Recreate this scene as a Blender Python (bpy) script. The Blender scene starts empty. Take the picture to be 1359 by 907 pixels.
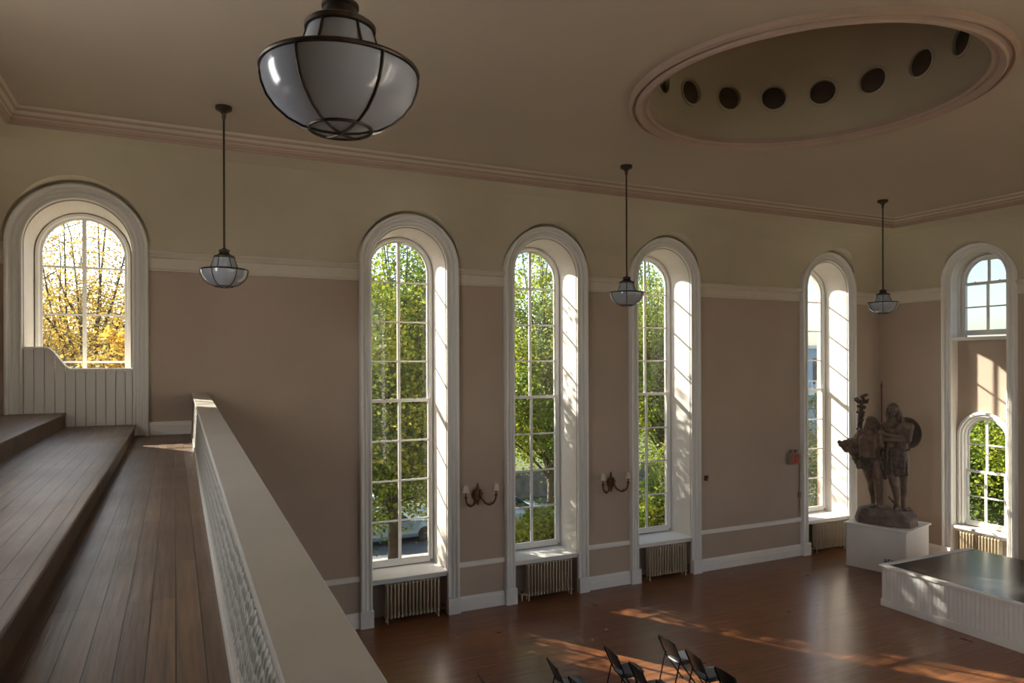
import bpy, bmesh, math, random
from mathutils import Vector, Matrix, Euler
S = 14.0            # metres per unit of room depth
HE = 0.376          # eye height above hall floor, room units
TH = math.radians(25.5)
F = 937.0
scn = bpy.context.scene
C = scn.collection
PI = math.pi
R = math.radians
W = 1.329           # right wall
L = -0.27           # left wall
BK = -0.04          # wall behind the viewer
def Z(h): return (h + HE) * S          # height relative to the eye -> metres
def at(px, py, h):                     # picture point at a given height -> x, y metres
    hz = 483.5 - .0032 * (px - 230)
    z = -F * h / (py - hz)
    r = (px - 679.5) / F * z
    return ((r * math.cos(TH) + z * math.sin(TH)) * S, (z * math.cos(TH) - r * math.sin(TH)) * S)

# ------------------------------------------------------------------ materials
def nodes(m):
    m.use_nodes = True
    return m.node_tree.nodes, m.node_tree.links
def mat(name, col, rough=.6, metal=0., var=.06, scale=3., bump=0., bscale=40., spec=.5, coat=0., stretch=None):
    m = bpy.data.materials.new(name)
    N, K = nodes(m)
    b = N['Principled BSDF']
    b.inputs['Roughness'].default_value = rough
    b.inputs['Metallic'].default_value = metal
    b.inputs['Specular IOR Level'].default_value = spec
    b.inputs['Coat Weight'].default_value = coat
    tc = N.new('ShaderNodeTexCoord'); mp = N.new('ShaderNodeMapping')
    K.new(tc.outputs['Object'], mp.inputs[0])
    if stretch: mp.inputs['Scale'].default_value = stretch
    n = N.new('ShaderNodeTexNoise'); n.inputs['Scale'].default_value = scale; n.inputs['Detail'].default_value = 6
    K.new(mp.outputs[0], n.inputs[0])
    r = N.new('ShaderNodeValToRGB')
    r.color_ramp.elements[0].position = .3; r.color_ramp.elements[1].position = .7
    r.color_ramp.elements[0].color = tuple(c * (1 - var) for c in col) + (1,)
    r.color_ramp.elements[1].color = tuple(min(1, c * (1 + var)) for c in col) + (1,)
    K.new(n.outputs[0], r.inputs[0]); K.new(r.outputs[0], b.inputs['Base Color'])
    if bump:
        n2 = N.new('ShaderNodeTexNoise'); n2.inputs['Scale'].default_value = bscale; n2.inputs['Detail'].default_value = 4
        K.new(mp.outputs[0], n2.inputs[0])
        bp = N.new('ShaderNodeBump'); bp.inputs['Strength'].default_value = bump; bp.inputs['Distance'].default_value = .02
        K.new(n2.outputs[0], bp.inputs['Height']); K.new(bp.outputs[0], b.inputs['Normal'])
    return m

def plank_mat(name, c1, c2, cseam, width, length, rough, along='X', seam=.004, wear=None, coat=0., wearcol=None, bs=.5):
    m = bpy.data.materials.new(name)
    N, K = nodes(m); b = N['Principled BSDF']
    tc = N.new('ShaderNodeTexCoord'); mp = N.new('ShaderNodeMapping')
    K.new(tc.outputs['Object'], mp.inputs[0])
    if along == 'Y': mp.inputs['Rotation'].default_value = (0, 0, PI / 2)
    br = N.new('ShaderNodeTexBrick')
    br.inputs['Scale'].default_value = 1; br.inputs['Brick Width'].default_value = length; br.inputs['Row Height'].default_value = width
    br.inputs['Mortar Size'].default_value = seam; br.inputs['Mortar Smooth'].default_value = .3; br.inputs['Bias'].default_value = 0
    br.offset = .37; br.offset_frequency = 3
    br.inputs['Color1'].default_value = c1 + (1,); br.inputs['Color2'].default_value = c2 + (1,); br.inputs['Mortar'].default_value = cseam + (1,)
    K.new(mp.outputs[0], br.inputs[0])
    g = N.new('ShaderNodeMapping'); g.inputs['Scale'].default_value = (.8, 14, 1); K.new(mp.outputs[0], g.inputs[0])
    n = N.new('ShaderNodeTexNoise'); n.inputs['Scale'].default_value = 2.5; n.inputs['Detail'].default_value = 8; K.new(g.outputs[0], n.inputs[0])
    rr = N.new('ShaderNodeValToRGB'); rr.color_ramp.elements[0].position = .3; rr.color_ramp.elements[1].position = .75
    rr.color_ramp.elements[0].color = (.38, .36, .34, 1); rr.color_ramp.elements[1].color = (1.25, 1.25, 1.25, 1)
    K.new(n.outputs[0], rr.inputs[0])
    mx = N.new('ShaderNodeMixRGB'); mx.blend_type = 'MULTIPLY'; mx.inputs[0].default_value = .75
    K.new(br.outputs[0], mx.inputs[1]); K.new(rr.outputs[0], mx.inputs[2])
    n3 = N.new('ShaderNodeTexNoise'); n3.inputs['Scale'].default_value = .9; n3.inputs['Detail'].default_value = 5; K.new(mp.outputs[0], n3.inputs[0])
    out = mx.outputs[0]
    if wear:
        w = N.new('ShaderNodeValToRGB'); w.color_ramp.elements[0].position = .45; w.color_ramp.elements[1].position = .68
        w.color_ramp.elements[0].color = (0, 0, 0, 1); w.color_ramp.elements[1].color = (wear, wear, wear, 1)
        K.new(n3.outputs[0], w.inputs[0])
        m2 = N.new('ShaderNodeMixRGB'); K.new(w.outputs[0], m2.inputs[0]); K.new(out, m2.inputs[1])
        m2.inputs[2].default_value = (wearcol or (.2, .18, .17)) + (1,); out = m2.outputs[0]
    K.new(out, b.inputs['Base Color'])
    mr = N.new('ShaderNodeMapRange'); mr.inputs['To Min'].default_value = rough * .75; mr.inputs['To Max'].default_value = min(1, rough * 1.35)
    K.new(n3.outputs[0], mr.inputs[0]); K.new(mr.outputs[0], b.inputs['Roughness'])
    b.inputs['Coat Weight'].default_value = coat; b.inputs['Coat Roughness'].default_value = .12
    bp = N.new('ShaderNodeBump'); bp.inputs['Strength'].default_value = bs; bp.inputs['Distance'].default_value = .006
    inv = N.new('ShaderNodeMath'); inv.operation = 'MULTIPLY_ADD'; inv.inputs[1].default_value = -1; 
    K.new(br.outputs['Fac'], inv.inputs[0]); 
    ml = N.new('ShaderNodeMath'); ml.operation = 'MULTIPLY'; ml.inputs[1].default_value = .35; K.new(n.outputs[0], ml.inputs[0]); K.new(ml.outputs[0], inv.inputs[2])
    K.new(inv.outputs[0], bp.inputs['Height']); K.new(bp.outputs[0], b.inputs['Normal'])
    return m

def leaf_mat(name, cols, trans=.45):
    m = bpy.data.materials.new(name); N, K = nodes(m)
    b = N['Principled BSDF']; o = N['Material Output']
    g = N.new('ShaderNodeNewGeometry'); r = N.new('ShaderNodeValToRGB')
    tc = N.new('ShaderNodeTexCoord'); n = N.new('ShaderNodeTexNoise'); n.inputs['Scale'].default_value = .7; n.inputs['Detail'].default_value = 2
    K.new(tc.outputs['Object'], n.inputs[0])
    a = N.new('ShaderNodeMath'); a.operation = 'MULTIPLY_ADD'; a.inputs[1].default_value = .45; K.new(g.outputs['Random Per Island'], a.inputs[0])
    s2 = N.new('ShaderNodeMapRange'); s2.inputs['From Min'].default_value = .3; s2.inputs['From Max'].default_value = .7; s2.inputs['To Max'].default_value = .55
    K.new(n.outputs[0], s2.inputs[0]); K.new(s2.outputs[0], a.inputs[2]); K.new(a.outputs[0], r.inputs[0])
    while len(r.color_ramp.elements) < len(cols): r.color_ramp.elements.new(.5)
    for i, c in enumerate(cols):
        r.color_ramp.elements[i].position = i / (len(cols) - 1); r.color_ramp.elements[i].color = c + (1,)
    K.new(r.outputs[0], b.inputs['Base Color']); b.inputs['Roughness'].default_value = .55; b.inputs['Specular IOR Level'].default_value = .3
    t = N.new('ShaderNodeBsdfTranslucent'); K.new(r.outputs[0], t.inputs[0])
    mx = N.new('ShaderNodeMixShader'); mx.inputs[0].default_value = trans
    K.new(b.outputs[0], mx.inputs[1]); K.new(t.outputs[0], mx.inputs[2]); K.new(mx.outputs[0], o.inputs[0])
    return m

def glass_mat(name, tint=(.93, .95, .95), gl=.06):
    m = bpy.data.materials.new(name); N, K = nodes(m)
    N.remove(N['Principled BSDF']); o = N['Material Output']
    t = N.new('ShaderNodeBsdfTransparent'); t.inputs[0].default_value = tint + (1,)
    g = N.new('ShaderNodeBsdfGlossy'); g.inputs['Roughness'].default_value = .02
    f = N.new('ShaderNodeFresnel'); f.inputs[0].default_value = 1.45
    geo = N.new('ShaderNodeNewGeometry')
    iv = N.new('ShaderNodeMath'); iv.operation = 'SUBTRACT'; iv.inputs[0].default_value = 1; K.new(geo.outputs['Backfacing'], iv.inputs[1])
    ml = N.new('ShaderNodeMath'); ml.operation = 'MULTIPLY'; K.new(f.outputs[0], ml.inputs[0]); K.new(iv.outputs[0], ml.inputs[1])
    mx = N.new('ShaderNodeMixShader'); K.new(ml.outputs[0], mx.inputs[0]); K.new(t.outputs[0], mx.inputs[1]); K.new(g.outputs[0], mx.inputs[2])
    haze = N.new('ShaderNodeBsdfTranslucent'); haze.inputs[0].default_value = (.9, .9, .9, 1)     # translucent share mixed in to imitate glare haze on the panes
    m2 = N.new('ShaderNodeMixShader'); m2.inputs[0].default_value = .0025
    K.new(mx.outputs[0], m2.inputs[1]); K.new(haze.outputs[0], m2.inputs[2]); K.new(m2.outputs[0], o.inputs[0])
    return m

M = {}
M['wall'] = mat('pink_beige_plaster', (.455, .365, .29), .8, var=.05, scale=.7, bump=.15, bscale=12)
M['cove'] = mat('cream_plaster', (.53, .475, .35), .8, var=.05, scale=.6, bump=.15, bscale=8)
M['ceil'] = mat('ceiling_plaster', (.47, .395, .30), .85, var=.04, scale=.35, bump=.2, bscale=3)
M['reveal'] = mat('reveal_paint', (.78, .73, .67), .6, var=.03)
M['trim'] = mat('white_trim_paint', (.83, .815, .78), .42, var=.015, scale=4)
M['rail'] = mat('cream_trim_paint', (.66, .60, .50), .5, var=.03, scale=4)
M['crown'] = mat('rose_moulding_paint', (.40, .285, .215), .6, var=.05, scale=2)
M['drum'] = mat('dome_plaster', (.36, .29, .19), .8, var=.06, scale=.8)
M['attic_glass'] = mat('grimy_glass', (.055, .04, .028), .12, var=.6, scale=1.2)  # opaque dark brown glossy porthole panes, tone varied by noise
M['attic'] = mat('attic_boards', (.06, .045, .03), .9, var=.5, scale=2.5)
M['rad'] = mat('radiator_cream_paint', (.43, .355, .25), .4, var=.08, scale=5)
M['iron'] = mat('dark_bronze', (.06, .045, .033), .45, .7, var=.3, scale=20)
M['brass'] = mat('antique_brass', (.13, .075, .03), .38, .85, var=.35, scale=30)
M['milk'] = mat('milk_glass', (.36, .39, .44), .14, var=.04, scale=2, spec=.7)
M['shade'] = mat('cream_shade', (.68, .58, .46), .7, var=.04)
M['white'] = mat('white_painted_board', (.74, .73, .71), .45, var=.03, scale=2)
M['cap'] = mat('parapet_cap_paint', (.50, .475, .425), .3, var=.07, scale=1.4, bump=.05, bscale=6)
M['stagetop'] = mat('dark_stage_surface', (.05, .047, .045), .22, var=.35, scale=1.5, stretch=(1, 6, 1))
M['black'] = mat('black_enamel', (.012, .012, .013), .32, .2, var=.2)
M['vinyl'] = mat('black_vinyl', (.035, .038, .045), .38, var=.2)
M['plaster'] = mat('aged_brown_plaster', (.155, .10, .07), .5, var=.45, scale=4, bump=.5, bscale=22)
M['plaster2'] = mat('dark_brown_plaster', (.08, .052, .038), .52, var=.4, scale=6, bump=.6, bscale=25)
M['rock'] = mat('rough_plaster_rock', (.15, .11, .09), .7, var=.4, scale=5, bump=.8, bscale=12)
M['wood'] = mat('red_brown_pole_wood', (.17, .06, .02), .4, var=.2, scale=6)
M['red'] = mat('red_letter', (.42, .012, .01), .5)
M['signface'] = mat('sign_face', (.40, .22, .17), .5)
M['signbox'] = mat('sign_box_paint', (.26, .215, .16), .55)
M['alarm'] = mat('dark_red_plastic', (.07, .018, .01), .4)
M['print'] = mat('black_print', (.03, .03, .025), .7)
M['oak'] = plank_mat('hall_floor_boards', (.27, .108, .040), (.195, .072, .027), (.10, .038, .015), .085, 2.4, .29, 'X', .003, None, .12, None, .05)
M['bal'] = plank_mat('worn_balcony_boards', (.22, .135, .085), (.14, .083, .052), (.010, .007, .005), .114, 2.1, .33, 'Y', .0032, .5, .0, (.075, .05, .036), .8)
M['riser'] = mat('dark_worn_riser', (.13, .078, .045), .5, var=.35, scale=4)
M['glass'] = glass_mat('window_glass')
M['leaf_g'] = leaf_mat('green_leaves', [(.06, .115, .016), (.16, .25, .03), (.36, .41, .04), (.66, .55, .05)])
M['leaf_y'] = leaf_mat('yellow_leaves', [(.22, .20, .07), (.45, .33, .08), (.58, .38, .06), (.62, .36, .03)], .5)
M['leaf_d'] = leaf_mat('shrub_leaves', [(.03, .06, .012), (.075, .12, .02), (.15, .18, .035), (.28, .25, .06)])
M['bark'] = mat('grey_brown_bark', (.10, .08, .062), .9, var=.4, scale=3, bump=1, bscale=14)
M['asphalt'] = mat('asphalt', (.10, .105, .115), .8, var=.1, scale=2)
M['grass'] = mat('autumn_grass', (.09, .11, .03), .9, var=.5, scale=.8)
M['pave'] = mat('pavement', (.34, .32, .29), .85, var=.1, scale=1)
M['stone'] = mat('stone_wall', (.22, .185, .15), .85, var=.3, scale=3)
M['brick'] = mat('exterior_brick', (.50, .31, .22), .85, var=.15, scale=8, bump=.3, bscale=30)
M['carp'] = mat('blue_grey_car_paint', (.20, .26, .36), .25, .4, var=.03, coat=1)
M['carw'] = mat('white_car_paint', (.6, .62, .64), .25, .1, var=.02, coat=1)
M['carg'] = mat('car_glass', (.02, .025, .03), .08, var=.1)
M['tyre'] = mat('tyre_rubber', (.02, .02, .02), .8)
M['bldg'] = mat('pale_blue_siding', (.30, .42, .55), .7, var=.05)
M['bldgw'] = mat('white_balcony_paint', (.8, .8, .78), .6, var=.02)
M['brickc'] = mat('terracotta_column', (.45, .24, .15), .8, var=.12, scale=6)
def relief_mat():
    m = bpy.data.materials.new('embossed_scale_panel'); N, K = nodes(m); b = N['Principled BSDF']
    tc = N.new('ShaderNodeTexCoord'); mp = N.new('ShaderNodeMapping'); K.new(tc.outputs['Object'], mp.inputs[0])
    v = N.new('ShaderNodeTexVoronoi'); v.inputs['Scale'].default_value = 16; v.inputs['Randomness'].default_value = .35; K.new(mp.outputs[0], v.inputs[0])
    bp = N.new('ShaderNodeBump'); bp.inputs['Strength'].default_value = 1; bp.inputs['Distance'].default_value = .035; bp.invert = True
    K.new(v.outputs['Distance'], bp.inputs['Height']); K.new(bp.outputs[0], b.inputs['Normal'])
    b.inputs['Base Color'].default_value = (.28, .26, .22, 1); b.inputs['Roughness'].default_value = .5
    return m
M['relief'] = relief_mat()

# ------------------------------------------------------------------ mesh helpers
class MB:
    def __init__(s): s.v = []; s.f = []
    def add(s, vs, fs):
        n = len(s.v); s.v += [tuple(v) for v in vs]; s.f += [tuple(i + n for i in f) for f in fs]; return s
    def box(s, x0, x1, y0, y1, z0, z1):
        return s.add([(x0,y0,z0),(x1,y0,z0),(x1,y1,z0),(x0,y1,z0),(x0,y0,z1),(x1,y0,z1),(x1,y1,z1),(x0,y1,z1)],
              [(3,2,1,0),(4,5,6,7),(0,1,5,4),(1,2,6,5),(2,3,7,6),(3,0,4,7)])
    def loft(s, a, b, close=True):      # two rings of equal length, capped
        n = len(a); fs = [(i, (i+1) % n, n + (i+1) % n, n + i) for i in range(n)]
        if close: fs += [tuple(range(n-1, -1, -1)), tuple(range(n, 2*n))]
        return s.add(list(a) + list(b), fs)
    def lathe(s, prof, seg=32, cx=0, cy=0, z0=0, cap=True):
        vs = []; fs = []; n = len(prof)
        for i in range(seg):
            a = 2*PI*i/seg
            for r, z in prof: vs.append((cx + r*math.cos(a), cy + r*math.sin(a), z0 + z))
        for i in range(seg):
            j = (i+1) % seg
            for k in range(n-1): fs.append((i*n+k, j*n+k, j*n+k+1, i*n+k+1))
        if cap:
            fs.append(tuple(i*n for i in range(seg-1, -1, -1))); fs.append(tuple(i*n+n-1 for i in range(seg)))
        return s.add(vs, fs)
    def ringlathe(s, prof, seg=96, cx=0, cy=0):      # closed profile
        vs = []; fs = []; n = len(prof)
        for i in range(seg):
            a = 2*PI*i/seg
            for r, z in prof: vs.append((cx + r*math.cos(a), cy + r*math.sin(a), z))
        for i in range(seg):
            j = (i+1) % seg
            for k in range(n): fs.append((i*n+k, j*n+k, j*n+(k+1)%n, i*n+(k+1)%n))
        return s.add(vs, fs)
    def tube(s, pts, rad, seg=8, cap=True):
        pts = [Vector(p) for p in pts]; n = len(pts)
        rs = rad if isinstance(rad, (list, tuple)) else [rad]*n
        up = Vector((0,0,1)); vs = []; fs = []; prev = None
        for i, p in enumerate(pts):
            d = (pts[min(i+1,n-1)] - pts[max(i-1,0)]).normalized()
            if prev is None: a = d.cross(up if abs(d.z) < .95 else Vector((1,0,0))).normalized()
            else: a = (prev - d*prev.dot(d)).normalized()
            prev = a; b = d.cross(a)
            for k in range(seg):
                t = 2*PI*k/seg; vs.append(p + (a*math.cos(t) + b*math.sin(t))*rs[i])
        for i in range(n-1):
            for k in range(seg):
                l = (k+1) % seg; fs.append((i*seg+k, i*seg+l, (i+1)*seg+l, (i+1)*seg+k))
        if cap: fs.append(tuple(range(seg-1,-1,-1))); fs.append(tuple(range((n-1)*seg, n*seg)))
        return s.add(vs, fs)
    def ball(s, c, r, seg=14, rings=9):
        r = r if isinstance(r, (tuple, list)) else (r,r,r)
        vs = [(c[0],c[1],c[2]+r[2])]; fs = []
        for i in range(1, rings):
            t = PI*i/rings
            for k in range(seg):
                a = 2*PI*k/seg; vs.append((c[0]+r[0]*math.sin(t)*math.cos(a), c[1]+r[1]*math.sin(t)*math.sin(a), c[2]+r[2]*math.cos(t)))
        vs.append((c[0],c[1],c[2]-r[2])); e = len(vs)-1
        for k in range(seg):
            l = (k+1)%seg; fs.append((0,1+k,1+l)); fs.append((e, e-seg+l, e-seg+k))
        for i in range(rings-2):
            for k in range(seg):
                l=(k+1)%seg; a=1+i*seg; fs.append((a+k,a+seg+k,a+seg+l,a+l))
        return s.add(vs, fs)
    def cap(s, p0, r0, p1, r1, flat=None):
        s.ball(p0, r0); s.ball(p1, r1); return s.tube([p0, p1], [r0, r1], 14)
    def mesh(s, name):
        me = bpy.data.meshes.new(name); me.from_pydata(s.v, [], s.f); me.update(); return me
    def build(s, name, m, parent=None, smooth=40, fix=True, bevel=0):
        me = s.mesh(name)
        if fix:
            bm = bmesh.new(); bm.from_mesh(me); bmesh.ops.recalc_face_normals(bm, faces=bm.faces)
            bm.to_mesh(me); bm.free()
        me.materials.append(m)
        if smooth: 
            me.shade_smooth(); me.set_sharp_from_angle(angle=R(smooth))
        o = bpy.data.objects.new(name, me); C.objects.link(o)
        if parent: o.parent = parent
        if bevel:
            b = o.modifiers.new('bevel', 'BEVEL'); b.width = bevel; b.segments = 2; b.limit_method = 'ANGLE'
        return o

def thing(name, label, cat, loc=(0,0,0), rz=0, group=None, kind=None):
    o = bpy.data.objects.new(name, None); C.objects.link(o); o.empty_display_size = .2
    o.location = loc; o.rotation_euler = (0,0,rz)
    tag(o, label, cat, group, kind); return o
def tag(o, label=None, cat=None, group=None, kind=None):
    if label: o['label'] = label
    if cat: o['category'] = cat
    if group: o['group'] = group
    if kind: o['kind'] = kind
    return o
def struct(o, label=None, cat=None): return tag(o, label, cat, None, 'structure')
def dup(root, loc=None, rz=None, label=None):
    r = root.copy(); C.objects.link(r)
    if loc is not None: r.location = loc
    if rz is not None: r.rotation_euler = (0,0,rz)
    if label: r['label'] = label
    for ch in list(root.children):
        c = ch.copy(); C.objects.link(c); c.parent = r
        for g in list(ch.children):
            d = g.copy(); C.objects.link(d); d.parent = c
    return r
def bake(o):
    dg = bpy.context.evaluated_depsgraph_get(); dg.update()
    me = bpy.data.meshes.new_from_object(o.evaluated_get(dg)); o.modifiers.clear(); old = o.data; o.data = me
    return o
def boolcut(o, cutters):
    for c in cutters:
        b = o.modifiers.new('b', 'BOOLEAN'); b.operation = 'DIFFERENCE'; b.solver = 'EXACT'; b.object = c
    bpy.context.view_layer.update(); bake(o)
    for c in cutters: bpy.data.objects.remove(c)
    return o
def arch(hw, z0, zs, n=28):
    p = [(-hw, z0)]
    for i in range(n+1):
        a = PI - PI*i/n; p.append((hw*math.cos(a), zs + hw*math.sin(a)))
    p.append((hw, z0)); return p

# wall frames: local x along the wall, local y outwards, heights relative to the eye
def FAR(c):  return lambda x, y, h: ((c + x)*S, (1 + y)*S, Z(h))
def RIGHT(c): return lambda x, y, h: ((W + y)*S, (c - x)*S, Z(h))
def BACK(c): return lambda x, y, h: ((c - x)*S, (BK - y)*S, Z(h))
def cutter(fr, a, ya, b, yb):
    mb = MB(); mb.loft([fr(x, ya, z) for x, z in a], [fr(x, yb, z) for x, z in b])
    return mb.build('cut', M['wall'], None, 0)

SIDES = {'far': ((L, 1), (W, 1), (0, -1)), 'right': ((W, 1), (W, BK), (-1, 0)), 'back': ((W, BK), (L, BK), (0, 1)), 'left': ((L, BK), (L, 1), (1, 0))}
def run(mb, side, prof, t0=None, t1=None):   # extrude a profile (inward offset, height) along a wall; mitred when no ends are given
    A, B, n = SIDES[side]; A = Vector(A); B = Vector(B); n = Vector(n); d = (B-A).normalized(); ln = (B-A).length
    a = []; b = []
    for c, h in prof:
        p = A + d*(c if t0 is None else t0) + n*c; q = A + d*((ln - c) if t1 is None else t1) + n*c
        a.append((p.x*S, p.y*S, Z(h))); b.append((q.x*S, q.y*S, Z(h)))
    mb.loft(a, b)

# ------------------------------------------------------------------ room shell
RZ, CZ = .141, .268
cove = [(.113*(1 - math.sqrt(max(0, 1 - (i/20.)**2))), RZ + .110*i/20.) for i in range(0, 20)]
cove = [(c, h) for c, h in cove] + [(.113, .251)]
wallprof = [(0, -HE)] + cove + [(.120, .262), (.125, CZ), (-.075, CZ), (-.075, -HE)]
WIN = [-.105, .3105, .5374, .772, 1.173]
HW = .057
def wall(side, cuts):
    mb = MB(); run(mb, side, wallprof)
    o = mb.build('wall_' + side, M['wall'], None, 0)
    if cuts: boolcut(o, cuts)
    me = o.data; me.materials.clear()
    for k in ('wall', 'cove', 'reveal', 'brick'): me.materials.append(M[k])
    lim = .06 if side == 'far' else .033
    A, B, n = SIDES[side]; A = Vector((A[0]*S, A[1]*S)); n = Vector(n)
    for p in me.polygons:
        c = p.center; dep = -(Vector((c.x, c.y)) - A).dot(n)/S; h = c.z/S - HE; nn = abs(Vector((p.normal.x, p.normal.y)).dot(n))
        if dep > lim and nn < .9: p.material_index = 3
        elif h > RZ - .0003: p.material_index = 2 if (dep > .001 and nn < .7) else 1
        elif dep > .001 and nn < .7 and h > -.311: p.material_index = 2
        else: p.material_index = 0
    return struct(o)
cuts = []
for i, c in enumerate(WIN):
    fr = FAR(c)
    cuts.append(cutter(fr, arch(.0785, .1412, .143), -.16, arch(.0785, .1412, .143), -.0003))
    z0 = -.0895 if i == 0 else -.311
    hw2 = .0535
    cuts.append(cutter(fr, arch(HW, z0, .143), -.02, arch(hw2, z0, .1395), .0615))
    cuts.append(cutter(fr, arch(.0495, z0+.004, .1395), .06, arch(.066, z0+.004, .1395), .09))
    if i: cuts.append(cutter(fr, [(-HW, -HE-.01), (-HW, -.3105), (HW, -.3105), (HW, -HE-.01)], -.02, [(-HW, -HE-.01), (-HW, -.3105), (HW, -.3105), (HW, -HE-.01)], .03))
wall('far', cuts)
RW = [.799, .47, .14]
cuts = []
for i, c in enumerate(RW):
    fr = RIGHT(c)
    cuts.append(cutter(fr, arch(.0665, .1412, .152), -.16, arch(.0665, .1412, .152), -.0003))
    cuts.append(cutter(fr, arch(.049, -HE-.01, .152), -.02, arch(.049, -HE-.01, .152), .016))
    cuts.append(cutter(fr, arch(.0485, .043, .152), .01, arch(.0475, .043, .152), .0365))
    cuts.append(cutter(fr, arch(.045, .047, .152), .035, arch(.075, .030, .152), .09))
    cuts.append(cutter(fr, arch(.0405, -.311, -.141), .01, arch(.040, -.311, -.141), .0285))
    cuts.append(cutter(fr, arch(.037, -.307, -.141), .027, arch(.075, -.33, -.141), .09))
wall('right', cuts)
cuts = []
for c in WIN[1:]:
    cuts.append(cutter(BACK(c), arch(.06, -.31, .143), -.2, arch(.06, -.31, .143), .09))
wall('back', cuts)
LEFTF = lambda x, y, h: ((L - y)*S, (.42 + x)*S, Z(h))
wall('left', [cutter(LEFTF, arch(.06, -.02, .143), -.2, arch(.06, -.02, .143), .09)])
# floor
mb = MB(); mb.box((L-.07)*S, (W+.07)*S, (BK-.07)*S, 1.07*S, -.25, 0)
struct(mb.build('floor', M['oak'], None, 0))
# ceiling with the round opening of the dome
DC = (.568*S, .509*S); DR = .157*S
mb = MB(); n = 96
x0, x1, y0, y1 = (L-.075)*S, (W+.075)*S, (BK-.075)*S, 1.075*S
o = MB().box(x0, x1, y0, y1, Z(CZ), Z(CZ)+.3).build('ceiling', M['ceil'], None, 0)
cyl = MB().lathe([(DR+.05, -1), (DR+.05, 1)], 96, DC[0], DC[1], Z(CZ)).build('cut', M['ceil'], None, 0)
struct(boolcut(o, [cyl]))
# dome shell with round openings
prof = [(DR, Z(CZ)+.003), (DR, Z(CZ)+.9)]
for i in range(1, 13):
    a = PI/2*i/12; prof.append((max(.01, DR*math.cos(a)**.8), Z(CZ)+.9 + 1.35*math.sin(a)))
outer = [(r + .07, z + (.07 if k > 1 else 0)) for k, (r, z) in enumerate(prof)]
outer[-1] = (.01, outer[-1][1])
mb = MB(); mb.ringlathe(prof + outer[::-1], 96, DC[0], DC[1])
o = mb.build('ceiling_dome', M['drum'], None, 60)
ang = [R(15 + 20*k) for k in range(18)]
PH = Z(.3215); cuts = []
for a in ang:
    d = Vector((math.cos(a), math.sin(a), 0)); p = Vector((DC[0], DC[1], PH))
    cuts.append(MB().tube([p + d*(DR-.5), p + d*(DR+.6)], .20, 28).build('cut', M['drum'], None, 0))
mesh_cut = cuts[0].data
bm = bmesh.new()
for c in cuts: bm.from_mesh(c.data)
bm.to_mesh(mesh_cut); bm.free()
for c in cuts[1:]: bpy.data.objects.remove(c)
boolcut(o, [cuts[0]]); struct(o)
o.data.shade_smooth(); o.data.set_sharp_from_angle(angle=R(40))
for k, i in enumerate([16, 17, 0, 1, 2, 3, 4, 5]):
    a = ang[i]; d = Vector((math.cos(a), math.sin(a), 0))
    w = bpy.data.objects.new('window_%d' % (20 + k), None); C.objects.link(w); struct(w, None, None)
    w.location = Vector((DC[0], DC[1], PH)) + d*DR; w.rotation_euler = (0, PI/2, 0)
    w.rotation_mode = 'QUATERNION'; w.rotation_quaternion = d.to_track_quat('Z', 'Y')
    MB().ringlathe([(.205, -.03), (.235, -.025), (.24, .03), (.195, .03), (.195, -.02)], 32).build('window_frame', M['drum'], w)
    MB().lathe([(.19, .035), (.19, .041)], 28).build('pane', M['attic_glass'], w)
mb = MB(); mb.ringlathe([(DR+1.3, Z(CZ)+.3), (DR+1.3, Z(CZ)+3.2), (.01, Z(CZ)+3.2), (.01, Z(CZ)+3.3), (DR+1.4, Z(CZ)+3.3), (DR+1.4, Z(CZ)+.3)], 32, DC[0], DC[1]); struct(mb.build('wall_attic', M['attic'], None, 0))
# ring moulding round the dome
rz = Z(CZ)
pr = [(DR-.03, rz+.05), (DR-.05, rz-.03), (DR-.02, rz-.06), (DR+.03, rz-.05), (DR+.05, rz-.09), (DR+.10, rz-.12), (DR+.13, rz-.10), (DR+.14, rz-.05), (DR+.16, rz-.04), (DR+.19, rz-.08), (DR+.235, rz-.06), (DR+.24, rz+.004), (DR+.02, rz+.004)]
mb = MB(); mb.ringlathe(pr, 128, DC[0], DC[1]); struct(mb.build('trim_1', M['crown'], None, 35))

# crown moulding at the top of the cove
crown = [(.112, .2500), (.1145, .2500), (.1150, .2525), (.1165, .2530), (.1168, .2575), (.1185, .2585), (.1195, .2625), (.1225, .2640), (.1235, .2675), (.1265, .2685), (.110, .2685)]
for k, s in enumerate(SIDES):
    mb = MB(); run(mb, s, crown); struct(mb.build('trim_%d' % (2+k), M['crown'], None, 30))
# picture rail, chair rail and baseboard between the window casings
rail = [(0, .1180), (.0030, .1180), (.0032, .1200), (.0012, .1210), (.0012, .1340), (.0035, .1350), (.0050, .1385), (.0070, .1400), (.0070, .1420), (0, .1435)]
chair = [(0, -.3110), (.0020, -.3105), (.0032, -.3090), (.0032, -.3045), (.0020, -.3030), (0, -.3025)]
base = [(0, -HE), (.0042, -HE), (.0042, -.3635), (.0030, -.3620), (.0030, -.3590), (.0018, -.3560), (0, -.3545)]
gaps = []
CW = .075
e = [L] + sum([[c - CW, c + CW] for c in WIN], []) + [W]
tn = 6
def runs(side, spans, prof, nm, m):
    global tn
    for a, b in spans:
        mb = MB(); run(mb, side, prof, a, b)
        if nm == 'trim': nm2 = 'trim_%d' % tn; tn += 1
        else: nm2 = nm
        struct(mb.build(nm2, m, None, 30))
sp = [(e[i]-L, e[i+1]-L) for i in range(0, len(e), 2)]
runs('far', sp, rail, 'trim', M['rail'])
runs('far', sp[1:], chair, 'trim', M['trim'])
runs('far', sp[1:], base, 'baseboard_far', M['trim'])
rs = [0] + sum([[1 - c - .066, 1 - c + .066] for c in RW], []) + [1 - BK]
sp2 = [(rs[i], rs[i+1]) for i in range(0, len(rs), 2)]
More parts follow.
